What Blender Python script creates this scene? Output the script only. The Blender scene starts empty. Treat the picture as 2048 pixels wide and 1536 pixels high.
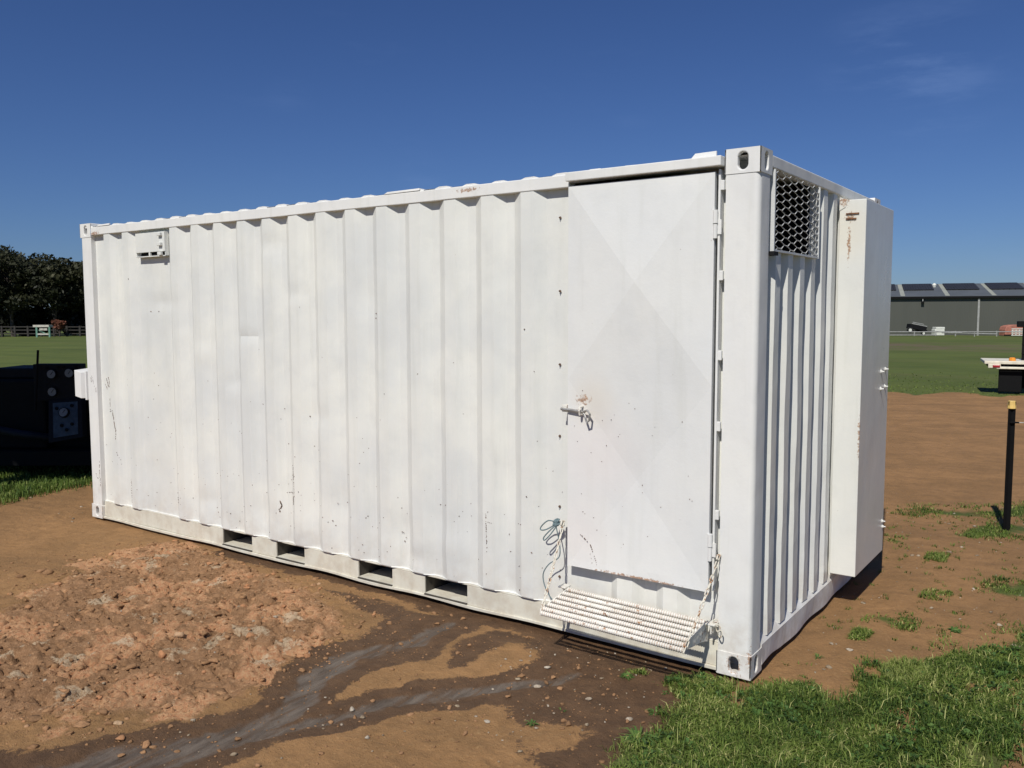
import bpy, bmesh, math, random
import numpy as np
from mathutils import Vector, Matrix

random.seed(7); rng = np.random.default_rng(7)
SC = bpy.context.scene
COL = SC.collection

# ------------------------------------------------------------------ camera
FPX = 1719.73
CAM = np.array([1.4136, -4.0283, 1.8144])
yaw, pitch, roll = [math.radians(a) for a in (-35.2627, -4.7528, -.1445)]
FW = np.array([math.sin(yaw)*math.cos(pitch), math.cos(yaw)*math.cos(pitch), math.sin(pitch)])
R0 = np.array([math.cos(yaw), -math.sin(yaw), 0.0]); U0 = np.cross(R0, FW)
RT = R0*math.cos(roll)+U0*math.sin(roll); UP = -R0*math.sin(roll)+U0*math.cos(roll)
cd = bpy.data.cameras.new('camera'); cam = bpy.data.objects.new('camera', cd); COL.objects.link(cam)
cd.sensor_fit = 'HORIZONTAL'; cd.sensor_width = 36; cd.lens = FPX/2048*36; cd.clip_start = .05; cd.clip_end = 3000
m = Matrix.Identity(4)
for i in range(3):
    m[i][0], m[i][1], m[i][2], m[i][3] = RT[i], UP[i], -FW[i], CAM[i]
cam.matrix_world = m
SC.camera = cam

# ------------------------------------------------------------------ light
SUNV = np.array([.19, -.957, 1.08]); SUNV /= np.linalg.norm(SUNV)      # towards the sun
SUN_EL = math.asin(SUNV[2]); SUN_AZ = math.atan2(SUNV[0], SUNV[1])
W = bpy.data.worlds.new('World'); SC.world = W; W.use_nodes = True
wn = W.node_tree; wn.nodes.clear()
sky = wn.nodes.new('ShaderNodeTexSky'); sky.sky_type = 'NISHITA'; sky.sun_disc = False
sky.sun_elevation = SUN_EL; sky.sun_rotation = SUN_AZ
sky.air_density = 1.0; sky.dust_density = .15; sky.ozone_density = 1.6; sky.altitude = 200
bg = wn.nodes.new('ShaderNodeBackground'); bg.inputs['Strength'].default_value = .066
wo = wn.nodes.new('ShaderNodeOutputWorld')
# thin wisps of cirrus
tc = wn.nodes.new('ShaderNodeTexCoord'); mp = wn.nodes.new('ShaderNodeMapping'); mp.inputs['Scale'].default_value = (3.2, 3.2, 14)
mp.inputs['Rotation'].default_value = (.12, .1, .5)
wn.links.new(tc.outputs['Generated'], mp.inputs['Vector'])
cn = wn.nodes.new('ShaderNodeTexNoise'); cn.inputs['Scale'].default_value = 2.1; cn.inputs['Detail'].default_value = 7; cn.inputs['Roughness'].default_value = .62
wn.links.new(mp.outputs[0], cn.inputs['Vector'])
cr = wn.nodes.new('ShaderNodeMapRange'); cr.inputs[1].default_value = .61; cr.inputs[2].default_value = .82; cr.inputs[3].default_value = 0; cr.inputs[4].default_value = .04
wn.links.new(cn.outputs[0], cr.inputs[0])
_acc = cr.outputs[0]
for (_u, _v, _r, _s) in ((1860, 150, 5.5, .20), (1740, 120, 4., .12), (2010, 484, 2.6, .22), (840, 352, 2.2, .08), (580, 200, 2., .05)):
    _d = FW+RT*((_u-1024)/FPX)+UP*((768-_v)/FPX); _d /= np.linalg.norm(_d)
    _p = wn.nodes.new('ShaderNodeVectorMath'); _p.operation = 'DISTANCE'; wn.links.new(tc.outputs['Generated'], _p.inputs[0]); _p.inputs[1].default_value = tuple(_d)
    _m = wn.nodes.new('ShaderNodeMapRange'); _m.interpolation_type = 'SMOOTHSTEP'; _m.inputs[1].default_value = math.radians(_r); _m.inputs[2].default_value = 0; _m.inputs[4].default_value = _s; wn.links.new(_p.outputs['Value'], _m.inputs[0])
    _n = wn.nodes.new('ShaderNodeMapRange'); _n.interpolation_type = 'SMOOTHSTEP'; _n.inputs[1].default_value = .42; _n.inputs[2].default_value = .68; wn.links.new(cn.outputs[0], _n.inputs[0])
    _k = wn.nodes.new('ShaderNodeMath'); _k.operation = 'MULTIPLY'; wn.links.new(_m.outputs[0], _k.inputs[0]); wn.links.new(_n.outputs[0], _k.inputs[1])
    _q = wn.nodes.new('ShaderNodeMath'); _q.operation = 'ADD'; wn.links.new(_acc, _q.inputs[0]); wn.links.new(_k.outputs[0], _q.inputs[1]); _acc = _q.outputs[0]
mx = wn.nodes.new('ShaderNodeMix'); mx.data_type = 'RGBA'; mx.inputs['B'].default_value = (9, 9.5, 10.5, 1)
wn.links.new(_acc, mx.inputs['Factor']); wn.links.new(sky.outputs[0], mx.inputs['A'])
tn = wn.nodes.new('ShaderNodeMix'); tn.data_type = 'RGBA'; tn.blend_type = 'MULTIPLY'; tn.inputs[0].default_value = 1; tn.inputs[7].default_value = (.44, .63, 1.06, 1)
wn.links.new(mx.outputs['Result'], tn.inputs[6]); wn.links.new(tn.outputs[2], bg.inputs['Color']); wn.links.new(bg.outputs[0], wo.inputs[0])
sl = bpy.data.lights.new('sun', 'SUN'); sl.energy = 5.0; sl.angle = math.radians(.5); sl.color = (1, .96, .88)
so = bpy.data.objects.new('sun', sl); COL.objects.link(so)
so.rotation_euler = Vector(SUNV).to_track_quat('Z', 'Y').to_euler(); so.location = (0, -20, 25)
SC.view_settings.view_transform = 'Standard'; SC.view_settings.look = 'None'
SC.view_settings.exposure = -.22; SC.view_settings.gamma = 1; SC.view_settings.use_curve_mapping = False

# ------------------------------------------------------------------ measuring helpers
def slope_z(x, y):
    r = np.hypot(np.asarray(x)-1.41, np.asarray(y)+4.03)
    return -.0115*np.maximum(0, r-12)
def ray(u, v):
    return FW+RT*((u-1024)/FPX)+UP*((768-v)/FPX)
def G(u, v):                                   # point of the ground plane
    d = ray(u, v); z = 0.
    for i in range(40):
        P = CAM+d*((z-CAM[2])/d[2]); z = float(slope_z(P[0], P[1]))
    return P
FH = np.array([math.sin(yaw), math.cos(yaw), 0.]); RH = R0.copy()
def L(lat, dep, z=0.):                          # lateral / depth frame of the far buildings
    p = CAM*np.array([1, 1, 0])+RH*lat+FH*dep
    return np.array([p[0], p[1], z])
def lat_of(u, dep):
    return (u-1024)/FPX*dep*1.0035

# ------------------------------------------------------------------ numpy noise
def _h(ix, iy, s):
    h = (ix*374761393+iy*668265263+s*1442695041) & 0xffffffff
    h = ((h ^ (h >> 13))*1274126177) & 0xffffffff
    h = ((h ^ (h >> 16))*2246822519) & 0xffffffff
    return ((h ^ (h >> 15)) & 0xffffff)/float(0x1000000)
def vn(x, y, s=0):
    ix = np.floor(x).astype(np.int64); iy = np.floor(y).astype(np.int64)
    fx = x-ix; fy = y-iy; fx = fx*fx*(3-2*fx); fy = fy*fy*(3-2*fy)
    a = _h(ix, iy, s); b = _h(ix+1, iy, s); c = _h(ix, iy+1, s); d = _h(ix+1, iy+1, s)
    return (a*(1-fx)+b*fx)*(1-fy)+(c*(1-fx)+d*fx)*fy
def fbm(x, y, s=0, o=4):
    t = 0; a = .5; n = 0
    for i in range(o):
        t = t+a*vn(x, y, s+i*17); n += a; x = x*2.03+7.1; y = y*2.03-3.7; a *= .5
    return t/n
def worley(x, y, s=0):
    ix = np.floor(x).astype(np.int64); iy = np.floor(y).astype(np.int64)
    f1 = np.full(x.shape, 9.); rid = np.zeros(x.shape)
    for dx in (-1, 0, 1):
        for dy in (-1, 0, 1):
            cx = ix+dx; cy = iy+dy
            d = np.hypot(cx+_h(cx, cy, s)-x, cy+_h(cx, cy, s+5)-y)
            k = d < f1; f1 = np.where(k, d, f1); rid = np.where(k, _h(cx, cy, s+9), rid)
    return f1, rid
def sstep(a, b, x):
    t = np.clip((x-a)/(b-a), 0, 1); return t*t*(3-2*t)
def poly_sd(px, py, poly):                      # signed distance, positive inside
    inside = np.zeros(px.shape, bool); dist = np.full(px.shape, 1e9)
    n = len(poly)
    for i in range(n):
        x1, y1 = poly[i][:2]; x2, y2 = poly[(i+1) % n][:2]
        if y1 != y2:
            c = ((y1 > py) != (y2 > py)) & (px < (x2-x1)*(py-y1)/(y2-y1)+x1)
            inside ^= c
        ex, ey = x2-x1, y2-y1; ll = ex*ex+ey*ey+1e-12
        t = np.clip(((px-x1)*ex+(py-y1)*ey)/ll, 0, 1)
        dist = np.minimum(dist, np.hypot(px-x1-t*ex, py-y1-t*ey))
    return np.where(inside, dist, -dist)
def line_d(px, py, pts):                        # distance to a polyline
    dist = np.full(px.shape, 1e9)
    for a, b in zip(pts[:-1], pts[1:]):
        ex, ey = b[0]-a[0], b[1]-a[1]; ll = ex*ex+ey*ey+1e-12
        t = np.clip(((px-a[0])*ex+(py-a[1])*ey)/ll, 0, 1)
        dist = np.minimum(dist, np.hypot(px-a[0]-t*ex, py-a[1]-t*ey))
    return dist
def GP(*uv): return [G(u, v) for u, v in uv]

# ------------------------------------------------------------------ materials
class NT:
    def __init__(s, name):
        s.m = bpy.data.materials.new(name); s.m.use_nodes = True
        s.t = s.m.node_tree; s.b = s.t.nodes['Principled BSDF']; s.o = s.t.nodes['Material Output']
    def n(s, typ, ins=None, **kw):
        d = s.t.nodes.new('ShaderNode'+typ)
        for k, v in kw.items(): setattr(d, k, v)
        for k, v in (ins or {}).items(): s.put(d.inputs[k], v)
        return d
    def put(s, sock, v):
        if hasattr(v, 'node') or isinstance(v, bpy.types.NodeSocket): s.t.links.new(v, sock)
        else:
            if isinstance(v, tuple) and len(v) == 3 and sock.type == 'RGBA': v = v+(1,)
            sock.default_value = v
    def pos(s): return s.n('NewGeometry').outputs['Position']
    def obj(s): return s.n('TexCoord').outputs['Object']
    def scaled(s, vec, sc): return s.n('Mapping', {'Vector': vec, 'Scale': sc}).outputs[0]
    def noise(s, vec, scale, detail=4, rough=.55): return s.n('TexNoise', {'Vector': vec, 'Scale': scale, 'Detail': detail, 'Roughness': rough}).outputs[0]
    def rng(s, v, a, b, c=0., d=1.): return s.n('MapRange', {0: v, 1: a, 2: b, 3: c, 4: d}, interpolation_type='SMOOTHSTEP').outputs[0]
    def mix(s, f, a, b):
        return s.n('Mix', {'Factor': f, 'A': a, 'B': b}, data_type='RGBA').outputs['Result'] if False else s._mix(f, a, b)
    def _mix(s, f, a, b):
        d = s.t.nodes.new('ShaderNodeMix'); d.data_type = 'RGBA'
        s.put(d.inputs[0], f); s.put(d.inputs[6], a); s.put(d.inputs[7], b); return d.outputs[2]
    def math(s, op, a, b=0., c=0.):
        d = s.t.nodes.new('ShaderNodeMath'); d.operation = op
        s.put(d.inputs[0], a); s.put(d.inputs[1], b); s.put(d.inputs[2], c); return d.outputs[0]
    def bump(s, h, dist, strength=1., normal=None):
        i = {'Height': h, 'Distance': dist, 'Strength': strength}
        if normal is not None: i['Normal'] = normal
        return s.n('Bump', i).outputs[0]
    def attr(s, name): return s.n('Attribute', attribute_name=name)
    def fin(s, col=None, rough=None, normal=None, metal=None, spec=None):
        if col is not None: s.put(s.b.inputs['Base Color'], col)
        if rough is not None: s.put(s.b.inputs['Roughness'], rough)
        if normal is not None: s.put(s.b.inputs['Normal'], normal)
        if metal is not None: s.put(s.b.inputs['Metallic'], metal)
        if spec is not None: s.put(s.b.inputs['Specular IOR Level'], spec)
        return s.m

def paint(name, c1, c2, rough=.45, rust=0., spots=(), grime=.25, wave=1., stain=(), dirt_low=0., groove=False):
    q = NT(name); P = q.pos()
    big = q.noise(P, 1.4, 5, .6)
    col = q.mix(q.rng(big, .32, .68), c1, c2)
    stre = q.noise(q.scaled(P, (9, 9, .55)), 1.6, 4, .6)
    dk = tuple(a*.80 for a in c2)
    col = q.mix(q.math('MULTIPLY', q.rng(stre, .5, .78), grime), col, (dk[0], dk[1], dk[2]*.93))
    blot = q.noise(P, 6, 5, .62)
    col = q.mix(q.math('MULTIPLY', q.rng(blot, .48, .75), grime*.9), col, tuple(a*.84 for a in c2))
    for (x, y, z, r, c) in stain:
        d = q.n('VectorMath', {0: P, 1: (x, y, z)}, operation='DISTANCE').outputs['Value']
        col = q.mix(q.math('MULTIPLY', q.rng(d, r, r*.1), .36), col, c)
    if dirt_low > 0:
        sx = q.n('SeparateXYZ', {0: P}).outputs[2]
        k = q.math('MULTIPLY', q.rng(sx, .5, .02), q.rng(q.noise(P, 9, 5, .65), .36, .66))
        col = q.mix(q.math('MULTIPLY', k, dirt_low), col, (.34, .24, .15))
    # small dark specks of chipped paint
    for sc, lo, seed in ((26, .045, 0), (11, .03, 3)):
        v = q.n('TexVoronoi', {'Vector': q.scaled(P, (1, 1, .8)), 'Scale': sc, 'Randomness': 1.}, feature='F1')
        sel = q.math('GREATER_THAN', q.n('SeparateColor', {0: v.outputs['Color']}).outputs[seed and 1], .90 if seed else .88)
        k = q.math('MULTIPLY', q.math('MULTIPLY', q.rng(v.outputs['Distance'], lo*2.2, lo), sel), q.rng(q.noise(P, 1.1, 2), .42, .6))
        col = q.mix(q.math('MULTIPLY', k, .38), col, (.24, .19, .15))
    rmask = None
    if rust > 0:
        n = q.noise(P, 38, 6, .7)
        rmask = q.rng(n, .66-rust*.3, .74-rust*.25)
    for (x, y, z, r, st) in spots:
        sv = q.n('VectorMath', {0: q.n('VectorMath', {0: P, 1: (x, y, z)}, operation='SUBTRACT').outputs[0], 1: st}, operation='MULTIPLY').outputs[0]
        d = q.n('VectorMath', {0: sv}, operation='LENGTH').outputs['Value']
        n = q.noise(P, 55, 5, .7)
        k = q.math('MULTIPLY', q.rng(q.math('SUBTRACT', q.math('ADD', n, q.rng(d, r, 0., 0., .30)), .5), .14, .3), .8)
        k = q.math('MULTIPLY', k, q.rng(d, r, r*.7))
        rmask = k if rmask is None else q.math('MAXIMUM', rmask, k)
    if groove:
        sx = q.n('SeparateXYZ', {0: P}).outputs[0]
        ph = q.math('COSINE', q.math('MULTIPLY', q.math('ADD', sx, 1.029), 2*math.pi*62/.807))
        g_ = q.math('MULTIPLY', q.rng(ph, -.1, .6), q.rng(q.noise(P, 5, 4, .6), .3, .5))
        rmask = q.math('MAXIMUM', rmask, q.math('MULTIPLY', g_, .42))
    if rmask is not None:
        rc = q.mix(q.rng(q.noise(P, 90, 3), .35, .65), (.19, .07, .022), (.42, .2, .07))
        col = q.mix(rmask, col, rc)
    h = q.noise(q.scaled(P, (1, 1, .55)), 2.6, 3, .5)
    nb = q.bump(h, .05*wave, .3)
    nb = q.bump(q.noise(P, 60, 4, .6), .0012, .5, nb)
    return q.fin(col, q.rng(big, .3, .7, rough-.06, rough+.1), nb)

WHITE1 = (.77, .768, .715); WHITE2 = (.655, .667, .65)
M = {}
M['wall'] = paint('white_wall_paint', WHITE1, WHITE2, .42, dirt_low=.25)
M['door'] = paint('white_door_paint', (.76, .76, .735), (.70, .71, .705), .42, wave=.7,
    spots=[(-.95, 0, 1.345, .09, (1, 1, 1.6)), (-.6, 0, .415, .5, (1, 1, 26))],
    stain=[(-.86, 0, 1.05, .38, (.74, .66, .64)), (-.98, 0, .6, .3, (.75, .68, .65)), (-.9, 0, 1.34, .2, (.68, .60, .48))])
M['frame'] = paint('white_frame_paint', (.78, .775, .74), (.72, .72, .71), .62, grime=.35, dirt_low=.35,
    spots=[(-.085, 0, .06, .10, (1.3, 1, 1)), (-5.83, 0, 2.5, .10, (.7, 1, 2.5)), (-.0, 0, .12, .13, (3., 3, .9)), (-1.75, 0, 2.53, .12, (.8, 1, 5))])
M['cabinet'] = paint('white_cabinet_paint', (.75, .748, .70), (.69, .695, .665), .33, wave=.5,
    spots=[(.06, 1.4, 2.375, .075, (1.2, 1, 1.3)), (.055, 1.4, 2.22, .2, (9, 1, 1)), (.15, 1.4, 1.05, .3, (14, 14, 1)), (.02, 1.4, 2.47, .06, (1, 1, 1))],
    stain=[(.03, 1.4, 2.3, .25, (.68, .62, .49))])
M['cream'] = paint('cream_rail_paint', (.71, .685, .585), (.64, .62, .535), .5, grime=.3, dirt_low=.3)
M['step'] = paint('rusty_step_paint', (.76, .74, .68), (.68, .66, .59), .5, rust=.36, grime=.5)
M['tread'] = paint('ribbed_tread_paint', (.80, .78, .72), (.72, .70, .63), .5, rust=.29, grime=.45, groove=True)
M['chain'] = paint('rusty_chain_paint', (.72, .69, .60), (.62, .58, .48), .5, rust=.5, grime=.5)
M['grille'] = paint('grille_paint', (.66, .67, .66), (.58, .59, .59), .45)
def plain(name, c, rough=.6, metal=0., var=.25, scale=18, bump=.0015):
    q = NT(name); P = q.obj(); n = q.noise(P, scale, 5, .6)
    col = q.mix(q.rng(n, .3, .7), tuple(a*(1-var) for a in c), tuple(min(1, a*(1+var)) for a in c))
    return q.fin(col, rough, q.bump(q.noise(P, scale*4, 3), bump, .6), metal)
M['dark_in'] = plain('shade_black_lining', (.010, .010, .011), .9)  # near-black colour stands in for the shade inside openings
M['rust'] = plain('bare_rust', (.16, .07, .03), .8, 0, .5, 60)
M['chip'] = plain('chipped_primer', (.13, .08, .055), .8, 0, .5, 60)
M['lining'] = plain('shaded_pocket_steel', (.07, .062, .05), .8, 0, .3, 12)  # steel colour darkened to carry the shade inside the fork pockets
M['steel'] = plain('worn_steel', (.42, .41, .39), .4, .6, .3, 50)
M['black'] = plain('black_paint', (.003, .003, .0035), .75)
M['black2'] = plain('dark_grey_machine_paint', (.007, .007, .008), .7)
M['bluepaint'] = plain('blue_grey_panel_paint', (.05, .07, .088), .7)
M['hose'] = plain('dark_blue_hose', (.008, .012, .02), .6)
M['dial'] = plain('pale_dial_face', (.17, .18, .18), .6, 0, .1)
M['yellow'] = plain('yellow_cap_plastic', (.72, .5, .16), .5, 0, .12)
M['rope'] = plain('blue_green_rope', (.14, .20, .215), .8, 0, .35, 200)
M['wire'] = plain('galvanised_wire', (.55, .54, .5), .45, .3)
M['shedwall'] = NT('grey_green_cladding')
q = M['shedwall']; P = q.obj()
q.fin(q.mix(q.rng(q.noise(q.scaled(P, (.3, .3, .06)), 1., 3), .3, .7), (.068, .072, .060), (.078, .082, .068)), .6,
      q.bump(q.n('TexWave', {'Vector': P, 'Scale': 1.6}, wave_type='BANDS', bands_direction='X').outputs[1], .03, .5)); M['shedwall'] = q.m
M['shedroof'] = plain('grey_roof_sheet', (.095, .105, .112), .6, 0, .1, .4)
M['skylight'] = plain('translucent_roof_sheet', (.33, .34, .28), .5, 0, .1, .4)
M['solar'] = plain('solar_panel_glass', (.016, .018, .025), .7, 0, .2, 1.)
M['galv'] = plain('pale_galvanised_rail', (.36, .36, .34), .5, .2, .15, 3)
M['pinktank'] = plain('faded_red_tank', (.42, .17, .12), .6, 0, .2, 2)
M['whitep'] = plain('white_plastic', (.68, .69, .62), .5, 0, .1, 5)
M['creamtray'] = plain('cream_tray_paint', (.72, .68, .55), .5, 0, .12, 6)
M['redlens'] = plain('red_tail_lens', (.35, .02, .03), .25)
M['amber'] = plain('amber_lens', (.75, .27, .03), .3)
M['tyre'] = plain('tyre_rubber', (.014, .014, .014), .85)
M['fencewood'] = plain('weathered_fence_timber', (.03, .027, .024), .85, 0, .4, 6)
M['greenpaint'] = plain('pale_green_paint', (.12, .25, .19), .6, 0, .2, 5)
M['palewood'] = plain('pale_timber', (.48, .46, .40), .8, 0, .2, 5)
M['bark'] = plain('tree_bark', (.06, .048, .04), .9, 0, .4, 5, .02)

for _k in ('black', 'black2', 'bluepaint', 'hose'): M[_k].node_tree.nodes['Principled BSDF'].inputs['Specular IOR Level'].default_value = .2
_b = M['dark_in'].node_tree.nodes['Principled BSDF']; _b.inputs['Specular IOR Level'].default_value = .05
def leafmat(name, c1, c2, c3, trans=.25):
    q = NT(name); a = q.attr('tint').outputs['Fac']
    col = q.mix(q.rng(a, .0, .55), c1, c2); col = q.mix(q.rng(a, .55, 1.), col, c3)
    q.fin(col, .6, spec=.25)
    t = q.n('BsdfTranslucent', {'Color': col}); mxs = q.n('MixShader', {0: trans})
    q.t.links.new(q.b.outputs[0], mxs.inputs[1]); q.t.links.new(t.outputs[0], mxs.inputs[2]); q.t.links.new(mxs.outputs[0], q.o.inputs[0])
    return q.m
M['leaf'] = leafmat('dark_eucalypt_leaves', (.012, .015, .007), (.030, .033, .014), (.085, .078, .032), .1)
M['leaf2'] = leafmat('dark_understorey_leaves', (.008, .009, .007), (.013, .015, .009), (.02, .022, .012), .05)
M['russet'] = leafmat('russet_shrub_leaves', (.08, .03, .018), (.16, .06, .035), (.3, .13, .08), .1)
M['grass'] = leafmat('green_grass_blades', (.055, .105, .018), (.19, .262, .050), (.54, .53, .21), .38)
M['weed'] = leafmat('broad_weed_leaves', (.045, .095, .024), (.085, .165, .038), (.17, .25, .065), .28)

# ------------------------------------------------------------------ mesh + object helpers
class MB:
    def __init__(s): s.v = []; s.f = []
    def add(s, v, f):
        o = len(s.v); s.v += [tuple(map(float, p)) for p in v]; s.f += [tuple(i+o for i in t) for t in f]; return s
    def box(s, x0, x1, y0, y1, z0, z1):
        return s.add([(x0,y0,z0),(x1,y0,z0),(x1,y1,z0),(x0,y1,z0),(x0,y0,z1),(x1,y0,z1),(x1,y1,z1),(x0,y1,z1)],
                     [(0,3,2,1),(4,5,6,7),(0,1,5,4),(1,2,6,5),(2,3,7,6),(3,0,4,7)])
    def obox(s, c, ax, ay, az, hx, hy, hz):     # oriented box
        c, ax, ay, az = map(np.asarray, (c, ax, ay, az))
        v = [c+ax*hx*i+ay*hy*j+az*hz*k for k in (-1, 1) for (i, j) in ((-1,-1),(1,-1),(1,1),(-1,1))]
        return s.add(v, [(0,3,2,1),(4,5,6,7),(0,1,5,4),(1,2,6,5),(2,3,7,6),(3,0,4,7)])
    def prism(s, poly, d):                      # extrude 3d polygon by vector d
        n = len(poly); poly = [np.asarray(p, float) for p in poly]; d = np.asarray(d, float)
        return s.add(poly+[p+d for p in poly], [tuple(range(n))[::-1], tuple(range(n, 2*n))]+[(i, (i+1) % n, n+(i+1) % n, n+i) for i in range(n)])
    def tube(s, pts, r, n=8, closed=False):
        pts = [np.asarray(p, float) for p in pts]; m_ = len(pts); rr = r if hasattr(r, '__len__') else [r]*m_
        vs = []; fs = []; prev = None
        for i, p in enumerate(pts):
            a = pts[(i-1) % m_] if (closed or i > 0) else p; b = pts[(i+1) % m_] if (closed or i < m_-1) else p
            t = b-a; t = t/(np.linalg.norm(t)+1e-12)
            ref = prev if prev is not None else (np.array([0,0,1.]) if abs(t[2]) < .9 else np.array([1.,0,0]))
            u = ref-t*np.dot(ref, t); u /= np.linalg.norm(u)+1e-12; w = np.cross(t, u); prev = u
            vs += [p+rr[i]*(math.cos(2*math.pi*k/n)*u+math.sin(2*math.pi*k/n)*w) for k in range(n)]
        for i in range(m_ if closed else m_-1):
            j = (i+1) % m_
            fs += [(i*n+k, i*n+(k+1) % n, j*n+(k+1) % n, j*n+k) for k in range(n)]
        if not closed: fs += [tuple(range(n))[::-1], tuple((m_-1)*n+k for k in range(n))]
        return s.add(vs, fs)
WL = {}
def link(o, parent=None, loc=(0, 0, 0)):
    COL.objects.link(o); loc = np.asarray(loc, float); WL[o.name] = loc
    if parent is not None: o.parent = parent; o.location = loc-WL[parent.name]
    else: o.location = loc
    return o
def np_mesh(name, v, f, mat=None, attrs=None, smooth=False):
    me = bpy.data.meshes.new(name); v = np.asarray(v, np.float32); f = np.asarray(f, np.int32); k = f.shape[1]
    me.vertices.add(len(v)); me.vertices.foreach_set('co', v.ravel())
    me.loops.add(f.size); me.loops.foreach_set('vertex_index', f.ravel())
    me.polygons.add(len(f)); me.polygons.foreach_set('loop_start', np.arange(0, f.size, k, dtype=np.int32))
    try: me.polygons.foreach_set('loop_total', np.full(len(f), k, np.int32))
    except Exception: pass
    for a, d in (attrs or {}).items():
        t = me.attributes.new(a, 'FLOAT', 'POINT'); t.data.foreach_set('value', np.asarray(d, np.float32))
    me.update(calc_edges=True); me.validate()
    if smooth: me.polygons.foreach_set('use_smooth', np.ones(len(f), bool))
    if mat: me.materials.append(mat)
    return me
def build(name, mb, mat, parent=None, bevel=0., smooth=False, origin=None, segs=2, fixn=True):
    v = np.array(mb.v)
    if origin is None: origin = np.array([(v[:,0].min()+v[:,0].max())/2, (v[:,1].min()+v[:,1].max())/2, v[:,2].min()])
    me = bpy.data.meshes.new(name); me.from_pydata((v-origin).tolist(), [], mb.f)
    if fixn:
        bm = bmesh.new(); bm.from_mesh(me); bmesh.ops.recalc_face_normals(bm, faces=bm.faces); bm.to_mesh(me); bm.free()
    me.update(); me.materials.append(mat)
    if smooth: me.polygons.foreach_set('use_smooth', [True]*len(me.polygons))
    o = link(bpy.data.objects.new(name, me), parent, origin)
    if bevel:
        b = o.modifiers.new('bevel', 'BEVEL'); b.width = bevel; b.segments = segs; b.limit_method = 'ANGLE'; b.angle_limit = math.radians(40); b.use_clamp_overlap = True
    return o
def thing(name, loc, label, cat, group=None):
    o = bpy.data.objects.new(name, None); o.empty_display_size = .2; link(o, None, loc); return tag(o, label, cat, group)
def tag(o, label, cat, group=None):
    o['label'] = label; o['category'] = cat
    if group: o['group'] = group
    return o
def dup(o, loc, parent=None):
    c = o.copy(); COL.objects.link(c); c.parent = None
    loc = np.asarray(loc, float); WL[c.name] = loc
    if parent is not None: c.parent = parent; c.location = loc-WL[parent.name]
    else: c.location = loc
    return c
def structure(o): o['kind'] = 'structure'; return o
def stuff(o): o['kind'] = 'stuff'; return o

# ================================================================== GROUND
def axis(a, b, d, far, g):
    mid = list(np.arange(a, b+d/2, d)); lo = []; hi = []; s = d; x = a
    while x > -far: s *= g; x -= s; lo.append(x)
    s = d; x = mid[-1]
    while x < far: s *= g; x += s; hi.append(x)
    return np.array(lo[::-1]+mid+hi)
gx = axis(-6.2, 1.45, .014, 700, 1.05); gy = axis(-2.65, .25, .014, 700, 1.05)
X, Y = np.meshgrid(gx, gy); sh = X.shape
x = X.ravel(); y = Y.ravel()

DIRT = [G(-300, 1075), G(0, 1003), G(60, 992), G(120, 980), G(182, 962), (-6.6, 2.2, 0), (-7, 6, 0), (-6, 12, 0), G(1600, 802), G(1765, 784), G(1830, 790), G(1900, 783),
        G(1990, 793), G(2100, 790), G(2400, 800), (9, 10, 0), (5, 2, 0), (3, 0, 0), (2, -3, 0), (-1, -6, 0), (-8, -6, 0), (-11, -4, 0)]
NEARG = GP((1205, 1560), (1250, 1490), (1330, 1455), (1375, 1410), (1335, 1352), (1400, 1346), (1500, 1366), (1600, 1384), (1722, 1405), (1722, 1345),
           (1790, 1335), (1860, 1328), (1960, 1296), (2060, 1280), (2300, 1270), (2400, 1750), (1000, 1750))
PATCH = [GP((1790, 1022), (1880, 1014), (1990, 1020), (2080, 1006), (2080, 1032), (1960, 1036), (1800, 1031)),
         GP((1895, 1066), (1960, 1050), (2080, 1042), (2080, 1072), (1940, 1078)),
         GP((1960, 1172), (2080, 1150), (2080, 1206), (1990, 1194)),
         GP((1732, 1228), (1800, 1234), (1842, 1254), (1800, 1262), (1750, 1242)),
         GP((1768, 1072), (1815, 1080), (1806, 1092), (1772, 1084)),
         GP((1232, 1352), (1268, 1338), (1290, 1352), (1262, 1360)),
         GP((1500, 1372), (1560, 1352), (1640, 1380), (1600, 1400)),
         GP((1840, 1190), (1870, 1180), (1905, 1192), (1870, 1202)),
         GP((1850, 1115), (1890, 1110), (1900, 1120), (1860, 1124)),
         GP((1700, 1270), (1735, 1262), (1740, 1276), (1705, 1280)),
         GP((1850, 1310), (1990, 1290), (2080, 1240), (2080, 1300), (1900, 1340))]
WET = GP((640, 1180), (760, 1200), (870, 1228), (1120, 1275), (1440, 1352), (1420, 1420), (1380, 1600), (1130, 1600), (1060, 1500), (1030, 1415), (960, 1393), (860, 1402),
         (740, 1432), (600, 1480), (430, 1545), (300, 1580), (-300, 1640), (-300, 1560), (0, 1512), (220, 1478), (400, 1452), (480, 1420), (520, 1370), (610, 1335), (650, 1300), (740, 1268), (790, 1240), (700, 1212))
DRYI = [GP((672, 1382), (740, 1325), (860, 1292), (930, 1252), (980, 1243), (975, 1266), (905, 1292), (898, 1330), (960, 1306), (1064, 1286), (1055, 1326), (990, 1348), (930, 1345), (840, 1372), (780, 1382), (690, 1402)),
        GP((1040, 1440), (1180, 1440), (1150, 1500), (1090, 1500))]
S1 = GP((900, 1240), (860, 1258), (800, 1290), (700, 1312), (625, 1350), (590, 1400), (550, 1432), (460, 1462), (350, 1492), (150, 1535), (-200, 1600))
S2 = GP((1150, 1352), (1080, 1360), (1000, 1366), (900, 1380), (800, 1402), (700, 1428), (610, 1446), (520, 1460))
RUB = GP((-200, 1270), (0, 1225), (140, 1150), (340, 1075), (440, 1105), (560, 1160), (640, 1210), (690, 1260), (650, 1310), (590, 1350), (520, 1385), (420, 1395), (320, 1420), (180, 1420), (0, 1440), (-250, 1480))
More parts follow.
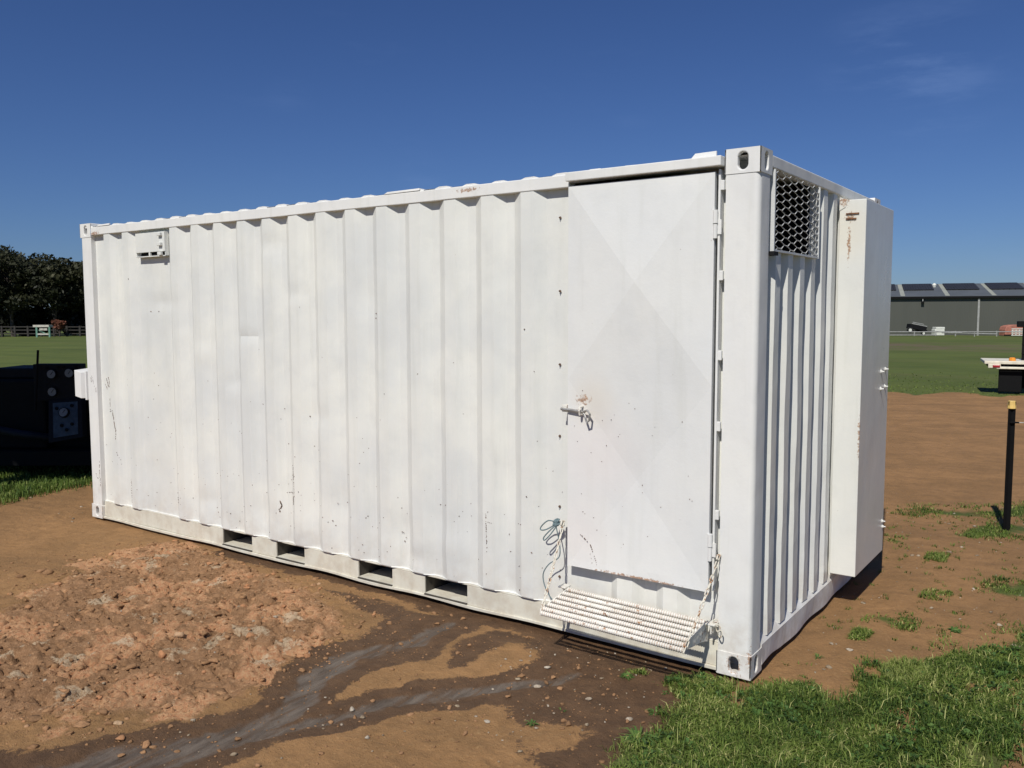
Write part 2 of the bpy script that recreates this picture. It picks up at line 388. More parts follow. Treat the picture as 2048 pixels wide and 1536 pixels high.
CLAY = [GP((110, 1135), (190, 1112), (230, 1122), (160, 1142)), GP((20, 1190), (120, 1172), (130, 1180), (40, 1196)), GP((330, 1080), (400, 1072), (410, 1088), (350, 1094)),
        GP((400, 1215), (450, 1200), (472, 1210), (420, 1228)), GP((315, 1420), (350, 1392), (420, 1388), (430, 1405), (380, 1440), (325, 1445)),
        GP((130, 1440), (170, 1420), (200, 1430), (150, 1455)), GP((60, 1480), (130, 1448), (140, 1462), (75, 1490)), GP((580, 1280), (650, 1262), (660, 1300), (600, 1330)),
        GP((30, 1272), (110, 1258), (110, 1275), (40, 1285)), GP((410, 1240), (460, 1234), (450, 1250), (412, 1254)), GP((440, 1345), (560, 1320), (560, 1350), (470, 1372)), GP((215, 1100), (290, 1092), (280, 1112), (220, 1118))]
PALE = [GP((550, 1235), (590, 1230), (598, 1250), (560, 1256)), GP((505, 1320), (550, 1312), (545, 1332), (512, 1336))]

near = (x > -14) & (x < 8) & (y > -8) & (y < 26)
nx, ny = x[near], y[near]
jx = nx+(fbm(nx*3, ny*3, 2)-.5)*.22; jy = ny+(fbm(nx*3, ny*3, 3)-.5)*.22
jx += (fbm(nx*14, ny*14, 4)-.5)*.05; jy += (fbm(nx*14, ny*14, 5)-.5)*.05
def soft(poly, w, X_=None): return sstep(-w, w, poly_sd(jx, jy, poly))
wet = soft(WET, .14)
for p in DRYI: wet = wet*(1-soft(p, .11))
d1 = line_d(jx, jy, S1); d2 = line_d(jx, jy, S2)
wdt = .09+.05*sstep(-.6, -2, ny)
silt = np.maximum(sstep(wdt*1.2, wdt*.2, d1), sstep(.10, .01, d2)*.9)*(.72+.56*fbm(nx*2.5, ny*5, 44))
wet = np.maximum(wet, np.maximum(sstep(.28, .14, d1), sstep(.20, .09, d2)))
# damp foot of the wall
wet = np.maximum(wet, .75*sstep(.16, .02, -jy)*(jx > -4.2)*(jx < -.1)*(jy < .2))
rub = soft(RUB, .30)*(1-wet)
clay = np.zeros_like(nx)
for p in CLAY: clay = np.maximum(clay, soft(p, .05))
clay = np.maximum(clay, rub*.95*sstep(.44, .58, fbm(nx*3.4, ny*3.4, 21)))
pale = np.zeros_like(nx)
for p in PALE: pale = np.maximum(pale, soft(p, .03))
pale = np.maximum(pale, rub*.8*sstep(.58, .7, fbm(nx*5, ny*5, 31)))
gr = 1-soft(DIRT, .25)
gr = np.maximum(gr, soft(NEARG, .06)*(.15+.85*sstep(.33, .45, fbm(nx*4.2, ny*4.2, 77))))
for p in PATCH: gr = np.maximum(gr, soft(p, .1)*.62)
gr *= 1-.85*np.clip(wet, 0, 1)*(poly_sd(nx, ny, NEARG) < 0)

z = np.zeros_like(x); zn = np.zeros_like(nx)
und = (fbm(nx*.9, ny*.9, 11)-.5)*.03+(fbm(nx*5, ny*5, 12)-.5)*.016
fine = (fbm(nx*24, ny*24, 13, 3)-.5)*.012
f1, rid = worley(nx*6.5+fbm(nx*9, ny*9, 6)*.8, ny*8.5+fbm(nx*9, ny*9, 7)*.8, 3)
c1 = np.clip(1-(f1/.62)**2, 0, 1)*(.25+.75*rid)*.052
f2, rid2 = worley(nx*17+fbm(nx*20, ny*20, 8), ny*20, 5)
c2 = np.clip(1-(f2/.6)**2, 0, 1)*(.1+.9*rid2)*.022
ridg = np.abs(fbm(nx*8, ny*8, 23, 4)-.5)*2; ridg2 = np.abs(fbm(nx*21, ny*21, 24, 3)-.5)*2
zn = und+fine*(1-.7*silt)+rub*((c1*.5-.035*sstep(.14, .0, ridg))*sstep(.35, .6, fbm(nx*2, ny*2, 41)+.1)+c2*.8-.008*sstep(.2, 0, ridg2)+(fbm(nx*34, ny*34, 15, 3)-.5)*.026)
zn += (1-rub)*(1-silt)*(1-wet*.6)*np.clip(c2-.012, 0, 1)*.7*sstep(.5, .65, fbm(nx*1.7, ny*1.7, 61))
zn -= silt*.014+wet*.004
# wheel worn streaks on the far dirt
zn += (fbm(nx*.35+ny*.1, ny*1.6, 18)-.5)*.014*sstep(3, 8, ny)
pad = sstep(.30, .04, np.maximum(np.maximum(-6.06-nx, nx), np.maximum(-ny, ny-2.44)))   # flat under the container
zn = zn*(1-pad)+(-.022+fine*.8)*pad
zn = np.where((nx > -6.1) & (nx < .02) & (ny > -.02) & (ny < 2.5), np.minimum(zn, -.02), zn)
zn *= np.where(ny > 24, 0, 1)
z[near] = zn; z += slope_z(x, y)
far_u = (fbm(x*.05, y*.05, 19)-.5)*.25*sstep(22, 60, np.hypot(x, y)); z += far_u
A = {k: np.zeros_like(x) for k in ('wet', 'silt', 'clay', 'pale', 'grassy', 'rubble')}
A['grassy'][:] = 1
for k, v in (('wet', wet), ('silt', silt), ('clay', clay), ('pale', pale), ('grassy', gr), ('rubble', rub)): A[k][near] = v
ii = np.arange(len(x)).reshape(sh)
F = np.stack([ii[:-1, :-1].ravel(), ii[:-1, 1:].ravel(), ii[1:, 1:].ravel(), ii[1:, :-1].ravel()], 1)

_a, _b = G(860, 1258), G(420, 1472); SILT_ROT = -math.atan2(_a[1]-_b[1], _a[0]-_b[0])
q = NT('brown_dirt_and_grass'); P = q.pos()
def mk(name, n, k=.5, lo=.4, hi=.6):
    return q.rng(q.math('ADD', q.attr(name).outputs['Fac'], q.math('MULTIPLY', q.math('SUBTRACT', n, .5), k)), lo, hi)
nA = q.noise(P, 1.3, 6, .6); nB = q.noise(P, 9, 6, .65); nC = q.noise(P, 55, 5, .7); nD = q.noise(P, 190, 3, .7)
dry = q.mix(q.rng(nA, .35, .65), (.362, .200, .085), (.282, .158, .067))
dry = q.mix(q.math('MULTIPLY', q.rng(nB, .42, .7), .5), dry, (.20, .113, .048))
dry = q.mix(q.math('MULTIPLY', q.rng(nC, .5, .75), .6), dry, (.44, .275, .13))
st = q.noise(q.scaled(q.n('Mapping', {'Vector': P, 'Rotation': (0, 0, -.4)}).outputs[0], (.4, 1.5, 1)), 1.2, 8, .72)
dry = q.mix(q.math('MULTIPLY', q.rng(st, .46, .66), .5), dry, (.19, .11, .05))
rb = q.mix(q.rng(nB, .3, .7), (.25, .138, .068), (.38, .212, .108))
rb = q.mix(q.rng(nC, .5, .72), rb, (.52, .31, .165))
dry = q.mix(mk('rubble', nB, .7), dry, rb)
cl = q.mix(q.rng(nC, .35, .65), (.52, .235, .115), (.60, .37, .20))
dry = q.mix(q.math('MULTIPLY', mk('clay', q.noise(P, 16, 6, .72), 1.6, .4, .9), .75), dry, cl)
dry = q.mix(q.math('MULTIPLY', mk('pale', nC, 1.6, .45, .9), .65), dry, (.60, .49, .34))
wetc = q.mix(q.rng(nB, .35, .68), (.092, .050, .025), (.140, .077, .038))
wetc = q.mix(q.math('MULTIPLY', q.rng(nC, .5, .72), .5), wetc, (.125, .070, .035))
wetc = q.mix(q.math('MULTIPLY', q.rng(q.noise(P, 3.3, 6, .65), .5, .7), .55), wetc, (.115, .062, .03))
wm = mk('wet', q.math('ADD', q.math('MULTIPLY', q.noise(P, 10, 8, .75), .6), q.math('MULTIPLY', nC, .4)), 2.1, .42, .58)
col = q.mix(wm, dry, wetc)
sfl = q.noise(q.scaled(q.n('Mapping', {'Vector': P, 'Rotation': (0, 0, SILT_ROT)}).outputs[0], (1, 4.5, 1)), 5, 7, .68)
siltc = q.mix(q.rng(sfl, .3, .7), (.06, .042, .03), (.15, .12, .095))
strd = q.rng(q.noise(q.scaled(q.n('Mapping', {'Vector': P, 'Rotation': (0, 0, SILT_ROT)}).outputs[0], (.6, 6, 1)), 3.2, 6, .65), .34, .52)
smk = mk('silt', q.noise(P, 14, 7, .7), 1.2, .38, .85)
smk = q.math('MULTIPLY', smk, q.math('ADD', .25, q.math('MULTIPLY', strd, .75)))
col = q.mix(smk, col, siltc)
gA = q.noise(P, .16, 5, .6); gB = q.noise(q.scaled(P, (1, 1, 1)), 1.8, 6, .7)
gc = q.mix(q.rng(gA, .35, .65), (.104, .134, .028), (.074, .101, .020))
gc = q.mix(q.math('MULTIPLY', q.rng(gB, .5, .72), .35), gc, (.125, .125, .038))
gc = q.mix(q.math('MULTIPLY', q.rng(nB, .5, .72), .3), gc, (.05, .066, .017))
gs = q.noise(q.n('Mapping', {'Vector': P, 'Rotation': (0, 0, -.62), 'Scale': (.12, .9, 1)}).outputs[0], .5, 6, .65)
gc = q.mix(q.math('MULTIPLY', q.rng(gs, .48, .7), .6), gc, (.13, .125, .046))
gc = q.mix(q.math('MULTIPLY', q.rng(gs, .5, .3), .45), gc, (.055, .075, .02))
_w = G(1880, 692)
wd = q.n('VectorMath', {0: q.n('Mapping', {'Vector': P, 'Location': (-_w[0], -_w[1], 0)}).outputs[0]}, operation='LENGTH').outputs['Value']
gc = q.mix(q.math('MULTIPLY', q.rng(wd, 15, 4), q.rng(q.noise(P, .35, 5, .7), .38, .62)), gc, (.13, .10, .062))
gm = mk('grassy', q.noise(P, 3.2, 6, .7), .75, .38, .62)
col = q.mix(gm, col, gc)
hb = q.math('ADD', q.math('MULTIPLY', nC, .6), q.math('MULTIPLY', nD, .4))
nb = q.bump(hb, .017, q.math('SUBTRACT', 1., q.math('MULTIPLY', smk, .55)))
nb = q.bump(nB, .03, .5, nb)
nb = q.bump(q.noise(P, 26, 8, .78), .016, q.math('MULTIPLY', q.attr('rubble').outputs['Fac'], .8), nb)
rg = q.math('SUBTRACT', .95, q.math('ADD', q.math('MULTIPLY', wm, .22), q.math('MULTIPLY', smk, .3)))
q.fin(col, rg, nb, spec=.3)
ground = link(bpy.data.objects.new('ground', np_mesh('ground', np.stack([x, y, z], 1), F, q.m, A, True)))
structure(ground); ground['label'] = 'brown dirt yard giving way to green paddock'
# height lookup
Zg = z.reshape(sh)
def hz(px, py):
    px = np.asarray(px, float); py = np.asarray(py, float)
    i = np.clip(np.searchsorted(gx, px)-1, 0, len(gx)-2); j = np.clip(np.searchsorted(gy, py)-1, 0, len(gy)-2)
    tx = (px-gx[i])/(gx[i+1]-gx[i]); ty = (py-gy[j])/(gy[j+1]-gy[j])
    return (Zg[j, i]*(1-tx)+Zg[j, i+1]*tx)*(1-ty)+(Zg[j+1, i]*(1-tx)+Zg[j+1, i+1]*tx)*ty

# ================================================================== SHIPPING CONTAINER
LX, WY, HZ = 6.058, 2.438, 2.591
box = thing('shipping_container', (-LX/2, WY/2, 0), 'long white painted corrugated steel shipping container standing on the dirt yard', 'shipping container')

def stadium(cx, cz, hw, hh, n=8):
    pts = []; r = min(hw, hh); ez = hh-r; ex = hw-r
    for k in range(4*n):
        a = 2*math.pi*(k+.5)/(4*n); sx = ex if math.cos(a) > 0 else -ex; sz = ez if math.sin(a) > 0 else -ez
        pts.append((cx+sx+r*math.cos(a), cz+sz+r*math.sin(a)))
    return pts
def holed_plate(mb, W_, H_, hole, fn, th):
    n = len(hole); out = []
    for (hx, hy) in hole:                        # matching points on the rectangle
        dx, dy = hx-W_/2, hy-H_/2
        k = min((W_/2)/abs(dx) if dx else 9e9, (H_/2)/abs(dy) if dy else 9e9)
        out.append((W_/2+dx*k, H_/2+dy*k))
    cor = [(0, 0), (W_, 0), (W_, H_), (0, H_)]
    v = [fn(a, b, 0) for a, b in out]+[fn(a, b, 0) for a, b in hole]+[fn(a, b, th) for a, b in hole]; f = []
    for i in range(n):
        j = (i+1) % n
        f.append((i, j, n+j, n+i)); f.append((n+i, n+j, 2*n+j, 2*n+i))
        a, b = out[i], out[j]
        if abs(a[0]-b[0]) > 1e-6 and abs(a[1]-b[1]) > 1e-6:
            for c in cor:
                if min(abs(a[0]-c[0]), abs(b[0]-c[0])) < 1e-6 and min(abs(a[1]-c[1]), abs(b[1]-c[1])) < 1e-6:
                    v.append(fn(c[0], c[1], 0)); f.append((i, len(v)-1, j))
    mb.add(v, f)
def casting(ix, iy, iz):
    sx, sy, h = .178, .162, .118
    x0 = -LX if ix == 0 else -sx; y0 = 0 if iy == 0 else WY-sy; z0 = 0 if iz == 0 else HZ-h
    mb = MB(); x1, y1, z1 = x0+sx, y0+sy, z0+h
    ho = stadium(sx/2, h/2, .0255, .041)
    yo = y0 if iy == 0 else y1; s = 1 if iy == 0 else -1
    holed_plate(mb, sx, h, ho, lambda a, b, t: (x0+a, yo+s*t, z0+b), .028)
    he = stadium(sy/2, h/2, .0255, .041)
    xo = x0 if ix == 0 else x1; r = 1 if ix == 0 else -1
    holed_plate(mb, sy, h, he, lambda a, b, t: (xo+r*t, y0+a, z0+b), .028)
    xi = x1 if ix == 0 else x0; yi = y1 if iy == 0 else y0
    mb.add([(xi,y0,z0),(xi,y1,z0),(xi,y1,z1),(xi,y0,z1)], [(0,1,2,3)])
    mb.add([(x0,yi,z0),(x1,yi,z0),(x1,yi,z1),(x0,yi,z1)], [(0,1,2,3)])
    mb.add([(x0,y0,z0),(x1,y0,z0),(x1,y1,z0),(x0,y1,z0)], [(0,1,2,3)])
    mb.add([(x0,y0,z1),(x1,y0,z1),(x1,y1,z1),(x0,y1,z1)], [(0,1,2,3)])
    # merge
    bm = bmesh.new(); vs = [bm.verts.new(p) for p in mb.v]
    for f in mb.f: bm.faces.new([vs[i] for i in f])
    bmesh.ops.remove_doubles(bm, verts=bm.verts, dist=1e-5); bmesh.ops.recalc_face_normals(bm, faces=bm.faces)
    org = np.array([(x0+x1)/2, (y0+y1)/2, z0])
    bmesh.ops.translate(bm, verts=bm.verts, vec=Vector(-org))
    me = bpy.data.meshes.new('corner_casting'); bm.to_mesh(me); bm.free(); me.materials.append(M['frame'])
    o = link(bpy.data.objects.new('corner_casting', me), box, org)
    b = o.modifiers.new('bevel', 'BEVEL'); b.width = .007; b.segments = 3; b.limit_method = 'ANGLE'; b.angle_limit = math.radians(50)
for ix in (0, 1):
    for iy in (0, 1):
        for iz in (0, 1): casting(ix, iy, iz)
# posts: folded section with a rounded outer corner
def post(ix, iy):
    mb = MB(); r = .028; pts = []
    w, d = (.168, .135)
    for k in range(7):
        a = math.pi/2*k/6; pts.append((r-r*math.sin(a) if False else r*(1-math.cos(a)), r*(1-math.sin(a))))
    poly = [(0.0, d)]+pts+[(w, 0.0), (w, .05), (w-.012, .05), (w-.012, d-.03), (.05, d)]
    P3 = []
    for a, b in poly:
        px = (-.003-a) if ix == 1 else (-LX+.003+a); py = (.003+b) if iy == 0 else WY-.003-b
        P3.append((px, py, .116))
    mb.prism(P3, (0, 0, HZ-.232)); o = build('corner_post', mb, M['frame'], box)
    o.data.polygons.foreach_set('use_smooth', [True]*len(o.data.polygons)); o.data.set_sharp_from_angle(angle=math.radians(35))
post(1, 0); post(0, 0); post(1, 1); post(0, 1)

# ---- long side wall
prof = [(-5.892, .05), (-5.89, .043), (-5.758, .043), (-5.69, .004), (-5.605, .004), (-5.535, .043), (-5.478, .043), (-5.41, .004), (-5.325, .004), (-5.255, .043), (-4.803, .043)]
for k in range(13):
    s = -4.735+.28*k; prof += [(s, .004), (s+.086, .004), (s+.154, .043)]
    if k < 12: prof += [(s+.212, .043)]
prof += [(-.80, .043), (-.745, .004), (-.655, .004), (-.60, .043), (-.53, .043), (-.475, .004), (-.395, .004), (-.34, .043), (-.176, .043)]
def wall_y(px):
    return np.interp(px, [p[0] for p in prof], [p[1] for p in prof])
pts = []
for a, b in zip(prof[:-1], prof[1:]):
    n = max(1, int((b[0]-a[0])/.045)); pts += [(a[0]+(b[0]-a[0])*i/n) for i in range(n)]
pts.append(prof[-1][0]); wx = np.array(pts); wz = np.concatenate([[.158, .164], np.linspace(.18, .6, 15), np.linspace(.64, 2.49, 47)])
XX, ZZ = np.meshgrid(wx, wz); YY = wall_y(XX)
dent = (fbm(XX*1.6, ZZ*1.1, 71)-.5)*.008+(fbm(XX*5, ZZ*2.0, 72)-.5)*.0025
for (dx, dz, rx, rz_, a) in [(-3.83, 1.64, .12, .03, .012), (-4.0, 1.3, .1, .05, .01), (-4.35, 1.5, .08, .06, -.008), (-3.7, .35, .1, .1, .014), (-3.2, .3, .12, .1, -.012), (-2.9, .5, .1, .12, .012),
                             (-2.3, .4, .1, .1, .014), (-1.9, .36, .12, .1, -.012), (-4.4, .35, .12, .08, .014), (-5.1, .5, .15, .15, .01), (-2.62, 1.9, .1, .1, .008), (-3.1, 1.1, .1, .07, .012), (-1.5, .8, .12, .15, .008),
                             (-4.9, 1.9, .2, .05, .01), (-2.0, 1.4, .1, .12, -.008), (-3.55, 2.3, .1, .06, .012), (-2.2, .25, .1, .06, .016), (-3.3, 1.95, .09, .04, .01)]:
    dent = dent+a*.85*np.exp(-((XX-dx)/rx)**2-((ZZ-dz)/rz_)**2)
env = sstep(2.49, 2.3, ZZ)*sstep(.158, .2, ZZ)*.8+.2
YY = YY+dent*env*sstep(-5.89, -5.7, XX)*sstep(-.18, -.3, XX)
YY = np.where(ZZ < .16, YY*.6+.004, YY)
nxw = len(wx); iw = np.arange(XX.size).reshape(XX.shape)
Fw = np.stack([iw[:-1, :-1].ravel(), iw[:-1, 1:].ravel(), iw[1:, 1:].ravel(), iw[1:, :-1].ravel()], 1)
org = np.array([-3., .02, .16])
me = np_mesh('side_wall', np.stack([XX.ravel(), YY.ravel(), ZZ.ravel()], 1)-org, Fw, M['wall'], None, True)
o = link(bpy.data.objects.new('side_wall', me), box, org)
me.set_sharp_from_angle(angle=math.radians(14))
# the far long side (plain corrugation, out of sight)
mb = MB(); v = []; N2 = 40
for i in range(N2+1):
    xx = -5.89+5.71*i/N2; v.append((xx, WY-(.004 if (i//2) % 2 else .036)))
for a, b in zip(v[:-1], v[1:]): mb.add([(a[0], a[1], .16), (b[0], b[1], .16), (b[0], b[1], 2.49), (a[0], a[1], 2.49)], [(0, 1, 2, 3)])
build('side_wall', mb, M['wall'], box, fixn=False)

# ---- rails
def wavy_bar(x0, x1, y0, y1, z0, z1, amp=.002, seed=0, n=50):
    mb = MB(); v = []; f = []
    for i in range(n+1):
        t = i/n; xx = x0+(x1-x0)*t; e = (float(vn(np.array([xx*2.3]), np.array([seed*1.7]), 5)[0])-.5)*2*amp
        v += [(xx, y0+e, z0+e), (xx, y1, z0), (xx, y1, z1), (xx, y0+e, z1+e*.6)]
        if i: k = i*4; f += [(k-4+j, k-4+(j+1) % 4, k+(j+1) % 4, k+j) for j in range(4)]
    f += [(3, 2, 1, 0), (n*4, n*4+1, n*4+2, n*4+3)]
    return mb.add(v, f)
build('top_side_rail', wavy_bar(-5.88, -1.052, -.001, .06, 2.488, 2.556, .002, 1), M['frame'], box, .004)
mb = wavy_bar(-1.05, -.18, -.046, .06, 2.513, 2.560, .003, 2, 20)
build('door_header', mb, M['frame'], box, .004)
mb = MB().box(-5.88, -.178, WY-.06, WY, 2.488, 2.556); build('top_side_rail', mb, M['frame'], box, .004)
# roof sheet with pressed corrugations
mb = MB(); rx = [-6.0]; per = .2093; k0 = -5.98
pv = [(-6.04, 2.558)]
for k in range(28):
    s = k0+per*k; pv += [(s, 2.558), (s+.03, 2.568), (s+.09, 2.568), (s+.12, 2.558)]
pv += [(-.02, 2.558)]
pv = [p for p in pv if p[0] <= -.02]
for a, b in zip(pv[:-1], pv[1:]):
    j = .003*math.sin(a[0]*5.1)
    mb.add([(a[0], .006, a[1]+j), (b[0], .006, b[1]+.003*math.sin(b[0]*5.1)), (b[0], WY-.006, b[1]), (a[0], WY-.006, a[1])], [(0, 1, 2, 3)])
    if max(a[1], b[1]) > 2.56: mb.add([(a[0], .006, 2.552), (b[0], .006, 2.552), (b[0], .006, b[1]+.003*math.sin(b[0]*5.1)), (a[0], .006, a[1]+j)], [(0, 1, 2, 3)])
build('roof', mb, M['frame'], box)
# bent flaps of the roof edge
for (fx, fw, fh) in ((-5.78, .20, .012), (-2.42, .3, .012), (-.36, .14, .03)):
    mb = MB().prism([(fx, -.004, 2.556), (fx+fw, -.006, 2.558), (fx+fw, -.003, 2.56+fh), (fx+.03, -.003, 2.558+fh)], (0, .012, 0)); build('roof_flap', mb, M['frame'], box, .002)

# bottom side rail with fork pockets
SLOTS = [(-4.199, -3.848), (-3.569, -3.266), (-2.727, -2.416), (-2.134, -1.791)]
def rail(yf, sgn):
    mb = MB(); ed = [-5.88]+[e for s in SLOTS for e in s]+[-.178]
    for a, b in zip(ed[0::2], ed[1::2]): mb.box(a, b, min(yf, yf+sgn*.012), max(yf, yf+sgn*.012), .026, .146)
    mb.box(-5.88, -.178, min(yf, yf+sgn*.13), max(yf, yf+sgn*.13), .1465, .156)
    w = wavy_bar(-5.88, -.178, min(yf-sgn*.012, yf+sgn*.11), max(yf-sgn*.012, yf+sgn*.11), .008, .0255, .006, 3, 70)
    mb.add(w.v, w.f)
    return build('bottom_side_rail', mb, M['cream'], box, .002)
r1 = rail(.022, 1); rail(WY-.022, -1)
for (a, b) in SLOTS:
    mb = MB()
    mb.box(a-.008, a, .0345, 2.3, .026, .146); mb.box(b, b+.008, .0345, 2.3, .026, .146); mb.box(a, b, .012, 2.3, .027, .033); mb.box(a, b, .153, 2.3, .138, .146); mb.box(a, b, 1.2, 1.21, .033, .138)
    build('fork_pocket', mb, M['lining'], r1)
    build('pocket_floor', MB().box(a+.002, b-.002, .024, .42, .0335, .037), M['cream'], r1)
# floor underside and cross members
mb = MB().box(-5.95, -.1, .16, WY-.16, .10, .137); build('floor', mb, M['black2'], box)

# ---- end wall (x = 0)
ep = [(.13, -.046), (.135, -.05)]
k = 0
while .26+.205*k < 2.24:
    s = .26+.205*k; ep += [(s-.032, -.05), (s, -.008), (s+.078, -.008), (s+.105, -.05)]; k += 1
ep += [(2.31, -.05)]
def strip(mb, prof_, z0, z1, n, seed):
    zs = np.linspace(z0, z1, n)
    ys = []
    for a, b in zip(prof_[:-1], prof_[1:]): ys += list(np.linspace(a[0], b[0], 3)[:-1])
    ys.append(prof_[-1][0]); ys = np.array(ys); xs = np.interp(ys, [p[0] for p in prof_], [p[1] for p in prof_])
    YY_, ZZ_ = np.meshgrid(ys, zs); XX_ = np.interp(YY_, ys, xs)+(fbm(YY_*6, ZZ_*2.5, seed)-.5)*.010+(fbm(YY_*9, ZZ_*7, seed+3)-.5)*.006*sstep(1.3, .5, ZZ_)
    i_ = np.arange(YY_.size).reshape(YY_.shape)
    mb.add(np.stack([XX_.ravel(), YY_.ravel(), ZZ_.ravel()], 1), np.stack([i_[:-1, :-1].ravel(), i_[:-1, 1:].ravel(), i_[1:, 1:].ravel(), i_[1:, :-1].ravel()], 1).tolist())
mb = MB(); strip(mb, ep, .15, 2.118, 60, 81)
e2 = [(.965, np.interp(.965, [p[0] for p in ep], [p[1] for p in ep]))]+[p for p in ep if p[0] > .965]
strip(mb, e2, 2.118, 2.515, 12, 81)
strip(mb, [(.13, -.046), (.185, -.05)], 2.118, 2.515, 4, 81)
o = build('end_wall', mb, M['wall'], box, fixn=False)
mb = MB().box(-.055, .0, .162, 2.276, 2.512, 2.572); build('end_top_rail', mb, M['frame'], box, .006, segs=3)
mb = MB(); NE = 40
vv = []; ff = []
for i in range(NE+1):
    yy = .162+(2.276-.162)*i/NE; lo = .012+.018*max(0, math.sin(yy*7.3)+.3)*float(vn(np.array([yy*3.1]), np.array([.2]), 8)[0]); b_ = .006*math.sin(yy*11)
    vv += [(-.004+b_, yy, lo), (-.002, yy, .13), (-.03, yy, .168), (-.10, yy, .168), (-.10, yy, lo)]
    if i: k = i*5; ff += [(k-5+j, k-5+(j+1) % 5, k+(j+1) % 5, k+j) for j in range(5)]
ff += [(0, 1, 2, 3, 4), tuple(NE*5+j for j in range(5))]
mb.add(vv, ff); build('end_bottom_rail', mb, M['frame'], box)
# far end: double doors side, kept simple but solid
mb = MB().box(-6.03, -6.0, .135, 2.30, .12, 2.5); build('end_wall', mb, M['wall'], box)
mb = MB().box(-6.05, -5.99, .162, 2.276, 2.5, 2.575); build('end_top_rail', mb, M['frame'], box)
mb = MB().box(-6.05, -5.95, .162, 2.276, .012, .12); build('end_bottom_rail', mb, M['frame'], box)
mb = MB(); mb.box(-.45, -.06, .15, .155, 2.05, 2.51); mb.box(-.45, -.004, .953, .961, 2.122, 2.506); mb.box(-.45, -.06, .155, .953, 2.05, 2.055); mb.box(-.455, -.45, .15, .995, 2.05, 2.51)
build('air_duct', mb, M['dark_in'], box)  # near-black inside paints the darkness behind the grille
# ventilation grille: expanded metal in an angle frame
gy0, gy1, gz0, gz1 = .19, .962, 2.112, 2.508
mb = MB(); mb.box(-.05, .006, gy0, gy0+.012, gz0, gz1); mb.box(-.05, .006, gy1-.010, gy1, gz0, gz1); mb.box(-.046, .004, gy0+.012, gy1-.010, gz0, gz0+.010)
gri = build('vent_grille', mb, M['grille'], box)
mb = MB().box(-.02, .02, .155, .215, gz0-.022, gz0-.004); build('grille_bracket', mb, M['black2'], gri)
mb = MB(); cw, ch = .205, .038                 # expanded metal strands
rows = int((gz1-gz0)/ch*2)+2; cols = int((gy1-gy0)/cw)+2
def clipadd(a, b):
    a = np.array(a, float); b = np.array(b, float)
    for ax, lo, hi in ((1, gy0+.008, gy1-.006), (2, gz0+.006, gz1-.002)):
        for (p, q_) in ((a, b), (b, a)):
            if p[ax] < lo:
                if q_[ax] <= lo: return
                p += (q_-p)*((lo-p[ax])/(q_[ax]-p[ax]))
            if p[ax] > hi:
                if q_[ax] >= hi: return
                p += (q_-p)*((hi-p[ax])/(q_[ax]-p[ax]))
    d = b-a; 
    if np.linalg.norm(d) < .002: return
    d = d/np.linalg.norm(d); mb.tube([a-d*.001, b+d*.001], .0024, 5)
for j in range(rows):
    for i in range(-1, cols):
        y0 = gy0+i*cw+(cw/2 if j % 2 else 0); z0 = gz0+j*ch/2
        # bond (short flat) and two legs of the hexagon cell
        clipadd((0, y0-.024, z0), (0, y0+.024, z0))
        clipadd((.002, y0+.024, z0), (-.004, y0+cw/2-.024, z0+ch/2)); clipadd((.002, y0-.024, z0), (-.004, y0-cw/2+.024, z0+ch/2))
stuff(build('expanded_mesh', mb, M['grille'], gri, fixn=True))

# ---- end cabinet
cab = build('equipment_cabinet', MB().box(-.004, .15, 1.402, 2.142, .188, 2.482), M['cabinet'], box, .004)
mb = MB().prism([(-.004, 1.398, 2.50), (.045, 1.398, 2.484), (.03, 1.398, 2.44), (-.004, 1.398, 2.42)], (0, .004, 0)); build('cabinet_flange', mb, M['cabinet'], cab)
for (z0, l) in ((2.395, .075), (2.365, .06)):
    build('hinge_remnant', MB().box(.035, .035+l, 1.395, 1.402, z0, z0+.008), M['rust'], cab)
def bolt_mb(r=.0085, h=.010):
    m_ = MB(); m_.tube([(0, 0, 0), (0, -.004, 0)], r*1.6, 12); m_.tube([(0, -.004, 0), (0, -h, 0)], r, 6); m_.tube([(0, -h, 0), (0, -h-.012, 0)], r*.5, 8); return m_
bm0 = bolt_mb()
bx_ = MB().add([(-p[1], p[0], p[2]) for p in bm0.v], bm0.f)
bt = build('bolt', bx_, M['cabinet'], cab, origin=np.zeros(3))
for i, (py, pz) in enumerate([(1.92, 1.425), (2.04, 1.435), (1.92, 1.312), (2.04, 1.32), (2.11, .36), (2.095, .40)]):
    if i == 0: bt.location = np.array([.15, py, pz])-WL[cab.name]
    else: dup(bt, (.15, py, pz), cab)

# ---- wall fixings
b1 = build('bolt', bolt_mb(.0042, .003), M['chip'], box, origin=np.zeros(3))
for i, z0 in enumerate((2.334, 1.932, 1.525, 1.123, .721, .316)):
    l = (-1.133, float(wall_y(-1.133))-.004, z0)
    if i == 0: b1.location = np.array(l)-WL[box.name]
    else: dup(b1, l, box)
# ventilator cover, upper left
mb = MB(); va, vb, vz0, vz1 = -5.2, -4.795, 2.268, 2.462
mb.box(va, vb, -.004, .002, vz0+.038, vz1); mb.box(va, vb, -.004, .034, vz0, vz0+.008); mb.box(va, va+.006, .002, .034, vz0, vz1); mb.box(vb-.006, vb, .002, .034, vz0, vz1); mb.box(-5.02, -5.0, -.003, .03, vz0+.008, vz0+.038)
vent = build('vent_cover', mb, M['wall'], box, .002)
for (lx, lz) in ((-4.842, 2.44), (-4.842, 2.362), (-4.84, 2.288)):
    mb = MB().box(lx-.026, lx+.02, -.026, -.004, lz-.012, lz+.014); build('lug', mb, M['wall'], vent, .003)
mb = MB().box(va+.05, vb-.07, .012, .034, vz0+.009, vz0+.036); build('slot_shade', mb, M['dark_in'], vent)  # dark block painted in for the shade of the vent opening

